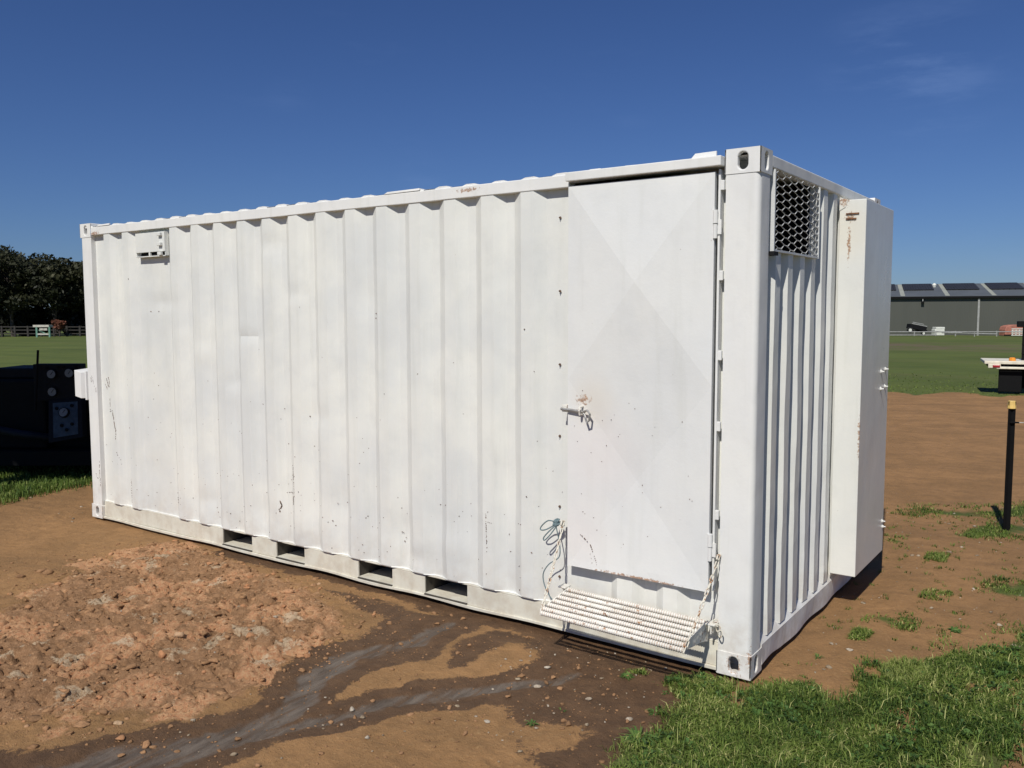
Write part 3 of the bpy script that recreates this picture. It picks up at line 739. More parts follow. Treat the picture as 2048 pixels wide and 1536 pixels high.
# ---- access door
dx0, dx1, dz0, dz1 = -1.045, -.218, .412, 2.488; dy = -.021; zm = 1.455
mb = MB(); n = 24; v = []
us = np.linspace(dx0, dx1, n+1); vs = np.linspace(dz0, dz1, 2*n+1); UU, VV = np.meshgrid(us, vs)
lx = np.abs((UU-dx0)/(dx1-dx0)*2-1); pz = np.where(VV < zm, (VV-dz0)/(zm-dz0), (VV-zm)/(dz1-zm)); lz = np.abs(pz*2-1)
pyr = 1-np.maximum(lx, lz); hh = pyr*np.where(VV < zm, -.021, .029)
DY = dy-hh
DY[0, :] += (fbm(us*6, us*0, 95)-.5)*.010
i_ = np.arange(UU.size).reshape(UU.shape)
# split each cell along the crease diagonal so the creases stay straight
tri = []
for r in range(2*n):
    for c in range(n):
        a, b, d, e = i_[r, c], i_[r, c+1], i_[r+1, c+1], i_[r+1, c]
        up = ((r % n) < n/2) == (c < n/2)
        tri += [(a, b, d), (a, d, e)] if up else [(a, b, e), (b, d, e)]
mb.add(np.stack([UU.ravel(), DY.ravel(), VV.ravel()], 1), [tuple(map(int, t)) for t in tri])
# rim
for a, b in (((dx0, dz0), (dx1, dz0)), ((dx1, dz0), (dx1, dz1)), ((dx1, dz1), (dx0, dz1)), ((dx0, dz1), (dx0, dz0))):
    mb.add([(a[0], dy, a[1]), (b[0], dy, b[1]), (b[0], dy+.026, b[1]), (a[0], dy+.026, a[1])], [(0, 1, 2, 3)])
door = build('access_door', mb, M['door'], box, fixn=False)
for hzc in (2.24, .645):
    mb = MB(); mb.tube([(-.212, -.022, hzc+.002), (-.212, -.022, hzc+.066)], .0125, 10); mb.tube([(-.212, -.022, hzc-.07), (-.212, -.022, hzc-.002)], .0105, 10)
    mb.box(-.204, -.184, -.016, -.008, hzc-.05, hzc+.02); build('hinge', mb, M['frame'], door)
mb = MB(); mb.box(-.2045, -.1935, -.010, .034, .42, 2.5); build('door_stile', mb, M['frame'], box, .002)
for z0 in (2.424, 1.991, 1.602, 1.251, .807):
    build('weld_tab', MB().box(-.195, -.176, -.008, .01, z0-.024, z0+.024), M['frame'], box, .003)
# sliding bolt with loop handle
mb = MB(); mb.box(-1.078, -1.046, -.03, .034, 1.27, 1.308); la = build('latch', mb, M['step'], door, .003)
mb = MB(); mb.tube([(-1.08, -.034, 1.286), (-.955, -.036, 1.280)], .0085, 10); mb.tube([(-.955, -.036, 1.280), (-.925, -.038, 1.278)], .006, 8); build('bolt_rod', mb, M['steel'], la)
mb = MB(); mb.tube([(-.952, -.014, 1.262), (-.952, -.052, 1.264), (-.952, -.056, 1.284), (-.952, -.052, 1.304), (-.952, -.014, 1.306)], .006, 8); build('staple', mb, M['step'], la)
mb = MB(); mb.tube([(-.935, -.038, 1.28), (-.905, -.05, 1.29), (-.885, -.056, 1.272), (-.89, -.056, 1.235), (-.905, -.052, 1.222), (-.918, -.048, 1.25), (-.93, -.042, 1.27)], .0058, 8); build('handle_loop', mb, M['steel'], la)

# ---- fold-down step
step = build('folding_step', MB().box(-1.028, -.223, -.032, -.024, .252, .262), M['step'], box)
for sx_, ty in ((-1.036, 0), (-.222, 1)):
    p = [(sx_, -.02, .288-.02*ty), (sx_, -.31, .247-.01*ty), (sx_, -.318, .215-.01*ty), (sx_, -.10, .19-.01*ty), (sx_, -.02, .16)]
    build('side_plate', MB().prism(p, (.007, 0, 0)), M['step'], step, .001)
    build('bracket', MB().box(sx_-.05+.055*ty, sx_+.0+.055*ty, -.055, .006, .285-.03*ty, .293-.03*ty).box(sx_-.026+.055*ty, sx_-.018+.055*ty, -.05, .006, .24-.03*ty, .285-.03*ty), M['step'], step, .002)
def rebar(y_, z_, r, dz=-.018):
    m_ = MB(); n_ = 62; pts_ = []; rr = []
    for i in range(n_*2+1):
        t = i/(n_*2); pts_.append((-1.029+.807*t, y_, z_+dz*t)); rr.append(r*(1.0 if i % 2 else .72))
    return m_.tube(pts_, rr, 10)
BAR = [(-.045+-.049*i, .281-.0075*i) for i in range(6)]
tb = build('tread_bar', rebar(-.045, .281, .0136), M['tread'], step, origin=np.array([-.625, -.045, .27]))
for i, (by, bz) in enumerate(BAR[1:]): dup(tb, (-.625, by, .27+bz-.281), step)
dup(tb, (-.625, -.312, .27+.226-.281), step)

# chains: separate links
def link_mesh(Lk=.042, Wk=.020, r=.0036):
    m_ = MB(); p = []
    R_ = Wk/2-r; S_ = Lk/2-r-R_
    for k in range(8): a = math.pi*k/7; p.append((R_*math.cos(a), 0, S_+R_*math.sin(a)))
    for k in range(8): a = math.pi+math.pi*k/7; p.append((R_*math.cos(a), 0, -S_+R_*math.sin(a)))
    return m_.tube(p, r, 6, closed=True)
me_link = None
for (A_, B_, sag) in (((-1.078, -.012, .640), (-1.030, -.306, .238), .012), ((-.168, -.012, .596), (-.212, -.314, .212), .014)):
    A_ = np.array(A_); B_ = np.array(B_)
    hook = MB().tube([A_+np.array([0, .012, .012]), A_+np.array([0, -.02, .016]), A_+np.array([0, -.026, 0]), A_+np.array([0, -.012, -.012]), A_+np.array([0, .008, -.012])], .005, 8)
    ch_ = build('chain', hook, M['chain'], step)
    n_ = int(np.linalg.norm(B_-A_)/.0335); d = (B_-A_)/np.linalg.norm(B_-A_)
    for i in range(n_+1):
        t = i/n_; p = A_+(B_-A_)*t; p = p-np.array([0, 0, 1])*sag*4*t*(1-t)
        if me_link is None:
            o = build('chain_link', link_mesh(), M['chain'], ch_, origin=np.zeros(3), smooth=True); me_link = o; WL[o.name] = p; o.location = p-WL[ch_.name]
        else: o = dup(me_link, p, ch_)
        tw = math.radians(45+90*(i % 2)+random.uniform(-14, 14))
        o.rotation_euler = (Vector(d).to_track_quat('Z', 'Y') @ Matrix.Rotation(tw, 3, 'Z').to_quaternion()).to_euler()
# spare links hanging at the right bracket
mb = MB()
for k in range(3):
    c = np.array([-.17+.012*k, -.035, .27-.026*k]); mb.tube([c+np.array([.011*math.cos(a), .004*math.sin(2*a), .018*math.sin(a)]) for a in np.linspace(0, 2*math.pi, 13)[:-1]], .0035, 6, True)
build('spare_links', mb, M['chain'], step)

# ---- socket box on the far post
mb = MB().prism([(-6.235, -.012, 1.075), (-6.135, -.012, 1.06), (-6.07, .085, 1.06), (-6.07, .16, 1.07), (-6.235, .16, 1.09)], (0, 0, .235)); jb = build('socket_box', mb, M['frame'], box, .004)
build('mounting_flange', MB().box(-6.075, -6.052, -.006, .05, 1.05, 1.305), M['frame'], jb, .002)
# ---- paint chips: flakes of bare rusty steel a fraction of a millimetre proud of the sheet
mb = MB()
def flake(px, pz, r, st=1., ang=0., yv=None):
    k = random.randint(5, 8); y_ = (float(wall_y(px))-.0028+0) if yv is None else yv
    pts_ = []
    for i in range(k):
        a = 2*math.pi*i/k; rr = r*random.uniform(.5, 1.1); ux, uz = rr*math.cos(a), rr*math.sin(a)*st
        pts_.append((px+ux*math.cos(ang)-uz*math.sin(ang), y_, pz+ux*math.sin(ang)+uz*math.cos(ang)))
    mb.prism(pts_, (0, .006, 0))
def stroke(pl_, w, yv=None):
    for a, b in zip(pl_[:-1], pl_[1:]):
        n_ = max(2, int(math.hypot(b[0]-a[0], b[1]-a[1])/.012))
        for i in range(n_):
            t = (i+random.random()*.5)/n_
            if random.random() < .85: flake(a[0]+(b[0]-a[0])*t+random.uniform(-1, 1)*w*.5, a[1]+(b[1]-a[1])*t, w*random.uniform(.22, .62), 2.2, -math.atan2(b[0]-a[0], b[1]-a[1]), yv)
stroke([(-5.985, 1.22), (-5.97, 1.27), (-5.955, 1.24), (-5.94, 1.19), (-5.915, 1.16), (-5.905, 1.12)], .006, .001)
stroke([(-5.985, 1.25), (-5.975, 1.21)], .005, .001)
stroke([(-5.905, 1.17), (-5.915, 1.14)], .006, .001)
stroke([(-5.80, 1.25), (-5.765, 1.16)], .007); stroke([(-5.77, 1.27), (-5.74, 1.17)], .007); stroke([(-5.83, 1.21), (-5.79, 1.15)], .006)
stroke([(-5.735, 1.08), (-5.70, 1.0), (-5.69, .97), (-5.66, .98), (-5.64, .88), (-5.62, .8), (-5.63, .73)], .008); stroke([(-5.70, .99), (-5.73, .98)], .007)
stroke([(-5.62, .62), (-5.58, .55)], .005)
stroke([(-5.905, .52), (-5.902, .28)], .007, .001); stroke([(-5.965, .40), (-5.95, .36), (-5.925, .36)], .006, .001)
stroke([(-4.79, .36), (-4.76, .27)], .006); stroke([(-5.425, .44), (-5.42, .2)], .004)
stroke([(-3.51, .455), (-3.49, .43), (-3.51, .40), (-3.52, .37)], .012); stroke([(-3.46, .52), (-3.40, .53), (-3.375, .52)], .007); stroke([(-3.375, .5), (-3.37, .44)], .009); stroke([(-3.36, .72), (-3.34, .5)], .005); stroke([(-3.37, .66), (-3.32, .655)], .004)
stroke([(-1.63, .62), (-1.625, .38)], .005); stroke([(-1.62, .57), (-1.58, .565)], .004)
stroke([(-.965, .60), (-.9, .55), (-.86, .46), (-.855, .42)], .004, dy-.002); stroke([(-.9, .5), (-.885, .44)], .003, dy-.002)
for (fx, fz, r) in ((-2.52, 1.81, .006), (-2.525, 1.78, .005), (-1.35, 1.72, .005), (-5.335, 2.1, .006), (-5.09, 1.83, .005), (-4.98, 1.83, .004)): flake(fx, fz, r)
for i in range(190):
    fx = random.uniform(-5.85, -1.1); fz = .18+abs(random.gauss(0, .55))
    if fz < 2.4: flake(fx, fz, random.uniform(.0014, .0034)*(1.2 if random.random() < .12 else 1), random.uniform(.7, 2.2), random.uniform(0, 3))
for i in range(34):
    fx = random.choice((random.uniform(-1.02, -.7), random.uniform(-1.02, -.28))); fz = random.uniform(.5, 1.4); 
    l_ = abs((fx-dx0)/(dx1-dx0)*2-1); p_ = (fz-dz0)/(zm-dz0) if fz < zm else (fz-zm)/(dz1-zm); yy = dy+(1-max(l_, abs(p_*2-1)))*(.021 if fz < zm else -.029)-.003
    flake(fx, fz, random.uniform(.0012, .003), random.uniform(.7, 1.6), random.uniform(0, 3), yy)
stuff(build('paint_chips', mb, M['chip'], box))
# rope tied to the left chain
pts_ = [(-1.082, -.02, .655), (-1.10, -.03, .645), (-1.115, -.03, .63), (-1.105, -.035, .60), (-1.09, -.03, .52), (-1.095, -.03, .45), (-1.16, -.03, .40), (-1.20, -.028, .34), (-1.195, -.028, .28), (-1.16, -.03, .22), (-1.12, -.03, .185)]
mb = MB()
def smooth_path(p, n=5):
    p = [np.array(a, float) for a in p]; o_ = []
    for i in range(len(p)-1):
        a, b, c, d = p[max(i-1, 0)], p[i], p[i+1], p[min(i+2, len(p)-1)]
        for k in range(n):
            t = k/n; o_.append(.5*((2*b)+(-a+c)*t+(2*a-5*b+4*c-d)*t*t+(-a+3*b-3*c+d)*t**3))
    o_.append(p[-1]); return o_
mb.tube(smooth_path(pts_), .0032, 6)
for lp in ([(-1.10, -.035, .645), (-1.15, -.05, .655), (-1.195, -.05, .62), (-1.205, -.05, .595), (-1.17, -.05, .60), (-1.12, -.04, .63), (-1.1, -.035, .64)],
           [(-1.10, -.035, .64), (-1.14, -.055, .60), (-1.18, -.055, .555), (-1.175, -.055, .54), (-1.145, -.05, .57), (-1.11, -.04, .62), (-1.1, -.035, .635)]):
    mb.tube(smooth_path(lp), .0036, 6)
for k in range(10):
    c = np.array([-1.108+random.uniform(-.012, .012), -.035, .645+random.uniform(-.014, .014)]); a = random.uniform(0, 3)
    mb.tube([c+np.array([.014*math.cos(t)*math.cos(a), .010*math.sin(t), .014*math.cos(t)*math.sin(a)+.006*math.sin(t)]) for t in np.linspace(0, 2*math.pi, 11)[:-1]], .0042, 5, True)
tag(build('rope', mb, M['rope']), 'blue green cord knotted in a bow on the left step chain', 'rope')

# ================================================================== THINGS ROUND THE YARD
# star picket with yellow cap
pb = G(2012, 1062); pz0 = float(hz(pb[0], pb[1]))-.05
pk = thing('fence_post', (pb[0], pb[1], pz0), 'black steel star picket with a yellow cap standing in grass', 'fence post')
mb = MB()
for k in range(3):
    a = math.radians(90+120*k+20); d = np.array([math.cos(a), math.sin(a), 0]); nrm = np.array([-d[1], d[0], 0])
    mb.obox(np.array([pb[0], pb[1], (pz0+1.08)/2])+d*.014, d, nrm, np.array([0, 0, 1.]), .016, .0045, (1.08-pz0)/2)
build('post', mb, M['black'], pk, .001)
mb = MB().tube([(pb[0], pb[1], 1.02), (pb[0], pb[1], 1.085)], [.034, .028], 10); build('cap', mb, M['yellow'], pk, .004)
mb = MB().box(pb[0]-.004, pb[0]+.06, pb[1]-.03, pb[1]-.02, .905, .917); build('insulator', mb, M['black'], pk)
e = pb+RH*1.6
mb = MB().tube(smooth_path([(pb[0]+.05, pb[1]-.02, .911), (pb[0]+RH[0]*.6, pb[1]+RH[1]*.6, .885), (e[0], e[1], .90), (pb[0]+RH[0]*3.2, pb[1]+RH[1]*3.2, .93)]), .004, 6)
tag(build('fence_wire', mb, M['wire']), 'thin pale wire strung from the black star picket', 'wire')

# machine with gauges in the shade, left
def ML(lat, dep, z=0.): return L(lat, dep, z)
D0 = 9.3; pm = FPX/D0
def mlat(u): return (u-1024)/pm
def mzz(v): return CAM[2]-(v-625)/pm
mach = thing('pump_unit', ML(mlat(100), D0+.3, 0), 'dark machine with round pressure gauges on its panel beside the container', 'pump unit')
Z3 = np.array([0, 0, 1.])
def mbox(u0, u1, v0, v1, d0, d1, mat, name, par, bev=.006):
    c = (ML(mlat(u0), D0+d0)+ML(mlat(u1), D0+d1))/2; zz0, zz1 = mzz(v1), mzz(v0)
    m_ = MB().obox(c+Z3*(zz0+zz1)/2, RH, FH, Z3, abs(mlat(u1)-mlat(u0))/2, abs(d1-d0)/2, (zz1-zz0)/2)
    return build(name, m_, mat, par, bev)
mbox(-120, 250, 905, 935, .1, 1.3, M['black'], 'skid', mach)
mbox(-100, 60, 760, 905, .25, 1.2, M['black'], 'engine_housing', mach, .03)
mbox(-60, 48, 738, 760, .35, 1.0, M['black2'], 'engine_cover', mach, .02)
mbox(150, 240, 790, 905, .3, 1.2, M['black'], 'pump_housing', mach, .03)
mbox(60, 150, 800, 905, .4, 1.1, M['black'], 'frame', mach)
up = mbox(52, 147, 727, 802, .12, .26, M['black2'], 'gauge_panel', mach)
# lower sloping panel
c0 = ML(mlat(94), D0-.06, mzz(884)); c1 = ML(mlat(163), D0-.06, mzz(872)); c2 = ML(mlat(150), D0+.1, mzz(796)); c3 = ML(mlat(82), D0+.1, mzz(800))
lo = build('control_panel', MB().prism([c0, c1, c2, c3], FH*.1), M['black2'], mach, .006)
n_ = np.cross(c1-c0, c3-c0); n_ /= np.linalg.norm(n_)
if np.dot(n_, FH) > 0: n_ = -n_
i0 = c0*.74+c1*.06+c2*.06+c3*.14; f_ = lambda a, b: (c0*(1-a)+c1*a)*(1-b)+(c3*(1-a)+c2*a)*b
build('face_plate', MB().prism([f_(.16, .1)+n_*.006, f_(.88, .1)+n_*.006, f_(.88, .92)+n_*.006, f_(.14, .92)+n_*.006], -n_*.008), M['bluepaint'], lo)
gtx = [0]
def gauge(c, nrm, r, par):
    nrm = np.asarray(nrm)
    m_ = MB().tube([c+nrm*.002, c+nrm*.03], r, 24); g = build('gauge', m_, M['black2'], par)
    m_ = MB().tube([c+nrm*.0302, c+nrm*.032], r*.84, 24); build('dial', m_, M['dial'], g)
    side = RH*math.cos(.9)+np.array([0, 0, 1])*math.sin(.9)
    m_ = MB().obox(c+nrm*.034+side*r*.25, side, np.cross(side, nrm), nrm, r*.42, r*.045, .001); build('needle', m_, M['black'], g)
for (u, v) in ((91, 747), (127, 745), (91, 783)): gauge(ML(mlat(u), D0+.12, mzz(v)), -FH, .054, up)
gauge(f_(.5, .66)+n_*.006, n_, .056, lo)
for (a, b) in ((.27, .78), (.72, .82), (.42, .36), (.72, .36), (.56, .24)):
    m_ = MB().tube([f_(a, b)+n_*.004, f_(a, b)+n_*.022], .018, 10); build('knob', m_, M['black'], lo)
for (u, v) in ((80, 735), (103, 733), (114, 733), (138, 732)):
    c = ML(mlat(u), D0+.118, mzz(v)); build('knob', MB().tube([c, c-FH*.015], .014, 8), M['black'], up)
build('lever', MB().tube([ML(mlat(60), D0+.05, mzz(820)), ML(mlat(71), D0+.05, mzz(698))], .0125, 8), M['black'], mach)
build('hose', MB().tube(smooth_path([ML(mlat(-60), D0+.1, mzz(852)), ML(mlat(10), D0+.08, mzz(866)), ML(mlat(45), D0+.1, mzz(872)), ML(mlat(70), D0+.2, mzz(880))]), .045, 10), M['hose'], mach, smooth=True)

# flat tray trailer on the right edge
D1 = 20.2; pm1 = FPX/D1; gz1_ = float(slope_z(*L(0, D1)[:2]))
aT = math.radians(25); TR_ = RH*math.cos(aT)-FH*math.sin(aT); TF_ = RH*math.sin(aT)+FH*math.cos(aT); OT = L((1979-1024)/pm1, D1)
def T(u, dep, v): p = OT+TR_*((u-1979)/pm1*.93)+TF_*(dep-D1); return np.array([p[0], p[1], CAM[2]-(v-625)/pm1])
tr = thing('flatbed_trailer', T(2030, D1+1, 790)*np.array([1, 1, 0])+np.array([0, 0, -.15]), 'cream flat tray trailer with red tail light parked on the dirt', 'trailer')
def tbox(u0, u1, v0, v1, d0, d1, mat, name, par, bev=.01):
    c = T((u0+u1)/2, D1+(d0+d1)/2, (v0+v1)/2)
    return build(name, MB().obox(c, TR_, TF_, Z3, (u1-u0)/2/pm1, (d1-d0)/2, (v1-v0)/2/pm1), mat, par, bev)
tray = tbox(1979, 2190, 724, 730, 0, 1.4, M['creamtray'], 'tray', tr)
tbox(1990, 2190, 731, 739, .06, 1.3, M['black'], 'chassis', tr)
tbox(1979, 2001, 730.2, 738, -.02, .05, M['creamtray'], 'light_bracket', tr); tbox(2001, 2190, 735, 739.5, -.03, .02, M['creamtray'], 'bumper', tr)
tbox(1987, 2000, 731.5, 736.5, -.05, -.02, M['redlens'], 'tail_light', tr)
c = T(2025, D1+.25, 721); build('beacon', MB().tube([c-Z3*.04, c+Z3*.02, c+Z3*.045], [.075, .07, .045], 14), M['amber'], tr)
tbox(2036, 2070, 645, 657, .5, .8, M['black'], 'headboard', tr); tbox(2046, 2054, 657, 724, .6, .7, M['black'], 'stanchion', tr)
tbox(2046, 2064, 690, 693, .58, .72, M['black'], 'crossbar', tr); tbox(2046, 2064, 709, 712, .58, .72, M['black'], 'crossbar', tr)
for (u, dd) in ((2070, .25), (2150, .25)):
    z0 = -.13; r = .31; c = T(u, D1+dd+.3, 0); c[2] = z0+r+.02
    w = build('wheel', MB().tube([c-TR_*.13, c-TR_*.11, c+TR_*.11, c+TR_*.13], [r*.9, r, r, r*.9], 24), M['tyre'], tr, smooth=False)
    build('rim', MB().tube([c-TR_*.135, c-TR_*.131], .17, 18), M['steel'], w)
tbox(2001, 2042, 741, 786, .12, .16, M['black'], 'mudflap', tr); tbox(2012, 2190, 740, 782, .5, .7, M['black'], 'underside_block', tr)  # enlarged flap and black block fill in the dark shade under the tray

# ---- big shed
DS = 113.; zb = float(slope_z(*L(60, DS)[:2]))-.4; ez = 3.64; rz = 5.6
aS = math.radians(22); SR = RH*math.cos(aS)-FH*math.sin(aS); SF = RH*math.sin(aS)+FH*math.cos(aS)
lat0 = (1900-1024)/FPX*DS; P0 = L(lat0, DS)
def su(u): k = (u-1024)/FPX; return (k*DS-lat0)/(math.cos(aS)+k*math.sin(aS))
def SP(s_, t, z): p = P0+SR*s_+SF*t; return np.array([p[0], p[1], z])
shed = thing('farm_shed', SP(0, 0, zb), 'long grey green metal shed with solar panels along its pale roof', 'shed')
LS, RS, DPT = su(1640), su(2300), 13.
w = build('wall', MB().obox(((LS+RS)/2, DPT, (ez-zb)/2), (1, 0, 0), (0, 1, 0), (0, 0, 1), (RS-LS)/2, DPT, (ez-zb)/2), M['shedwall'], shed, origin=np.zeros(3))
w.location = (0, 0, 0); w.rotation_euler = (0, 0, math.atan2(SR[1], SR[0]))
build('gutter', MB().obox(SP((LS+RS)/2, -.2, ez), SR, SF, Z3, (RS-LS)/2, .17, .13), M['black'], shed)
def roofpt(s_, t, up_=0.): return SP(s_, -.3+(DPT+.3)*t, ez+.14+(rz-ez)*t+up_)
def roofpatch(sa, sb, ta, tb_, up_, th, mat, name, par): return build(name, MB().prism([roofpt(sa, ta, up_), roofpt(sb, ta, up_), roofpt(sb, tb_, up_), roofpt(sa, tb_, up_)], (0, 0, th)), mat, par)
rf = roofpatch(LS-.3, RS+.3, 0, 1, 0, .05, M['shedroof'], 'roof', shed)
build('roof', MB().prism([roofpt(LS-.3, 1), roofpt(RS+.3, 1), SP(RS+.3, DPT*2+.3, ez+.1), SP(LS-.3, DPT*2+.3, ez+.1)], (0, 0, .05)), M['shedroof'], shed)
for ua in (1710, 1798, 1887, 1980, 2074): roofpatch(su(ua), su(ua+9), .02, .97, .055, .02, M['skylight'], 'skylight', rf)
for (ua, ub) in ((1722, 1792), (1807, 1871), (1896, 1966), (1988, 2060), (2083, 2150)):
    m_ = MB(); n_ = 12; sa, sb = su(ua), su(ub)
    for r in range(3):
        for k in range(n_):
            a = sa+(sb-sa)*(k+.04)/n_; b = sa+(sb-sa)*(k+.96)/n_; ta = .44+.17*r
            m_.prism([roofpt(a, ta, .16), roofpt(b, ta, .16), roofpt(b, ta+.16, .16), roofpt(a, ta+.16, .16)], (0, 0, .05))
    stuff(build('solar_array', m_, M['solar'], rf))
    for k in range(6):
        o_ = sa+(sb-sa)*(k+.3)/6; build('mounting_rail', MB().prism([roofpt(o_, .44, .06), roofpt(o_+.1, .44, .06), roofpt(o_+.1, .92, .06), roofpt(o_, .92, .06)], (0, 0, .095)), M['black'], rf)
c = roofpt(su(1875), .72); build('roof_vent', MB().tube([c, c+Z3*.35, c+Z3*.6], [.2, .3, .1], 12), M['whitep'], rf)
c = SP(su(1954), -.12, 0); build('downpipe', MB().obox(np.array([c[0], c[1], (zb+ez)/2]), SR, SF, Z3, .11, .08, (ez-zb)/2-.1), M['galv'], shed)
c = SP(su(1842), -.25, 3.0); build('wall_lamp', MB().obox(c, SR, SF, Z3, .18, .2, .12), M['black'], shed); build('lamp_arm', MB().obox(c+Z3*.3, SR, SF, Z3, .05, .2, .14), M['galv'], shed)
# pipe rail fence in front
DF = 105.
def FL(u, z, d=DF): return L(lat_of(u, d), d, z)
gf = float(slope_z(*FL(1900, 0)[:2]))-.05
pf = thing('pipe_rail_fence', FL(1900, gf), 'low galvanised pipe rail fence along the foot of the shed', 'fence')
build('rail', MB().tube([FL(1700, gf+.62), FL(2260, gf+.56)], .06, 8), M['galv'], pf); build('rail', MB().tube([FL(1700, gf+.22), FL(1870, gf+.2)], .06, 8), M['galv'], pf)
for i, u in enumerate(range(1742, 2260, 82)): build('post', MB().tube([FL(u+1, gf-.1), FL(u+1, gf+.7)], .075, 8), M['galv'], pf)
# tilted dark trailer
DV = 107.; gv = float(slope_z(*L(lat_of(1828, DV), DV)[:2]))
def VL(u, z, d=DV): return L(lat_of(u, d), d, z)
tt = thing('tipping_trailer', VL(1828, gv), 'small dark tipping trailer tilted nose down before the shed', 'trailer')
ax = (RH*math.cos(-.2)+Z3*math.sin(-.2)); az = np.cross(ax, FH); az = az if az[2] > 0 else -az
c = VL(1829, gv+1.05); tbod = build('body', MB().obox(c, ax, FH, az, 1.0, .6, .28), M['black2'], tt, .03)
build('side_rail', MB().obox(c+az*.34-FH*.6, ax, FH, az, .95, .04, .05), M['galv'], tt); build('side_rail', MB().obox(c+az*.55-FH*.2, ax, FH, az, .7, .04, .04), M['galv'], tt)
build('drawbar', MB().obox(VL(1836, gv+.6), RH, FH, Z3, .9, .06, .12), M['black2'], tt)
for u in (1816, 1843):
    c = VL(u, gv+(.75 if u == 1816 else .35), DV-.7); r = .36 if u == 1816 else .28
    w = build('wheel', MB().tube([c-FH*.1, c+FH*.12], r, 16), M['tyre'], tt); build('hub', MB().tube([c-FH*.12, c-FH*.102], r*.55, 12), M['whitep'], w)
# pale crate
cb = thing('pale_bin', VL(1873, gv), 'pale green plastic bin standing between trailer and downpipe', 'bin')
build('bin_body', MB().obox(VL(1872, gv+.45), RH, FH, Z3, .6, .5, .4), M['whitep'], cb, .08); build('bin_lid', MB().obox(VL(1873, gv+.98), RH, FH, Z3, .55, .5, .13), M['whitep'], cb, .05)
pp = MB()
for (ua, ub, zz) in ((1868, 1920, .62), (1880, 1946, .5), (1900, 1990, .45)): pp.tube([VL(ua, gv+zz, 103.5), VL(ub, gv+zz-.14, 103.5)], .07, 6)
pp.tube([VL(1868, gv+.1, 103.5), VL(1868, gv+.7, 103.5)], .06, 6); pp.tube([VL(1945, gv+.0, 103.5), VL(1945, gv+.5, 103.5)], .06, 6)
tag(build('pipe_stack', pp, M['galv']), 'long grey pipes lying on short legs beside the pale bin', 'pipes')
# faded red tank and white crate
tk = thing('red_tank', VL(2030, gv), 'faded red round shouldered tank standing against the shed wall', 'tank')
p = []
for k in range(9): a = math.pi*k/8; p.append((1.75*math.cos(a)*1.0 if abs(math.cos(a)) < .98 else 1.75*math.cos(a), .75+.62*math.sin(a)**.5 if k not in (0, 8) else .75))
pl_ = [VL(2034, 0)+RH*a+Z3*(gv+b) for a, b in [(1.75, 0)]+p+[(-1.75, 0)]]
build('tank_shell', MB().prism(pl_, FH*1.4), M['pinktank'], tk, .05); build('tank_frame', MB().obox(VL(2034, gv+.08, DV-.05), RH, FH, Z3, 1.85, .06, .08), M['black2'], tk)
kc = thing('white_crate', VL(2032, gv, DV-1.2), 'white barred stock crate in front of the red tank', 'crate')
for i in range(5): build('upright', MB().obox(VL(2020+7*i, gv+.45, DV-1.2), RH, FH, Z3, .05, .05, .45), M['whitep'], kc)
for i in range(4): build('bar', MB().obox(VL(2034, gv+.1+.26*i, DV-1.2-.055), RH, FH, Z3, .98, .045, .05), M['whitep'], kc)

# ---- left paddock boundary
DLF = 122.
def PL_(u, z, d=DLF): return L((u-1024)/FPX*d, d, z)
gl = float(slope_z(*PL_(90, 0)[:2]))
fl = thing('timber_fence', PL_(60, gl), 'dark post and rail timber fence along the paddock below the trees', 'fence')
for zz in (.45, .95, 1.4): build('rail', MB().tube([PL_(-160, gl+zz+.05), PL_(30, gl+zz), PL_(200, gl+zz-.04)], .085, 6), M['fencewood'], fl)
for u in range(-150, 210, 26): build('post', MB().obox(PL_(u, gl+.75), RH, FH, Z3, .12, .1, .8), M['fencewood'], fl)
DT = 117.; gt = float(slope_z(*PL_(88, 0, DT)[:2]))
tb_ = thing('stock_stand', PL_(88, gt, DT), 'pale topped stand with green legs in front of the timber fence', 'stand')
def tl(u, z, d=0): return PL_(u, gt+z, DT+d)
build('top', MB().obox(tl(88, 1.55), RH, FH, Z3, 1.08, .5, .14), M['palewood'], tb_)
for u in (75.5, 101): 
    for d in (-.4, .4): build('leg', MB().obox(tl(u, .72, d), RH, FH, Z3, .11, .08, .72), M['greenpaint'], tb_)
build('crossbar', MB().obox(tl(88, .45, -.42), RH, FH, Z3, .85, .05, .1), M['palewood'], tb_)
build('slat', MB().obox(tl(85, 1.1, -.45), RH, FH, Z3, .25, .05, .14), M['palewood'], tb_); build('slat', MB().obox(tl(93, 1.1, -.45), RH, FH, Z3, .25, .05, .14), M['palewood'], tb_)
br = MB().tube([tl(80, .95, -.3), tl(99, .3, -.3)], .07, 6); build('brace', br, M['greenpaint'], tb_)

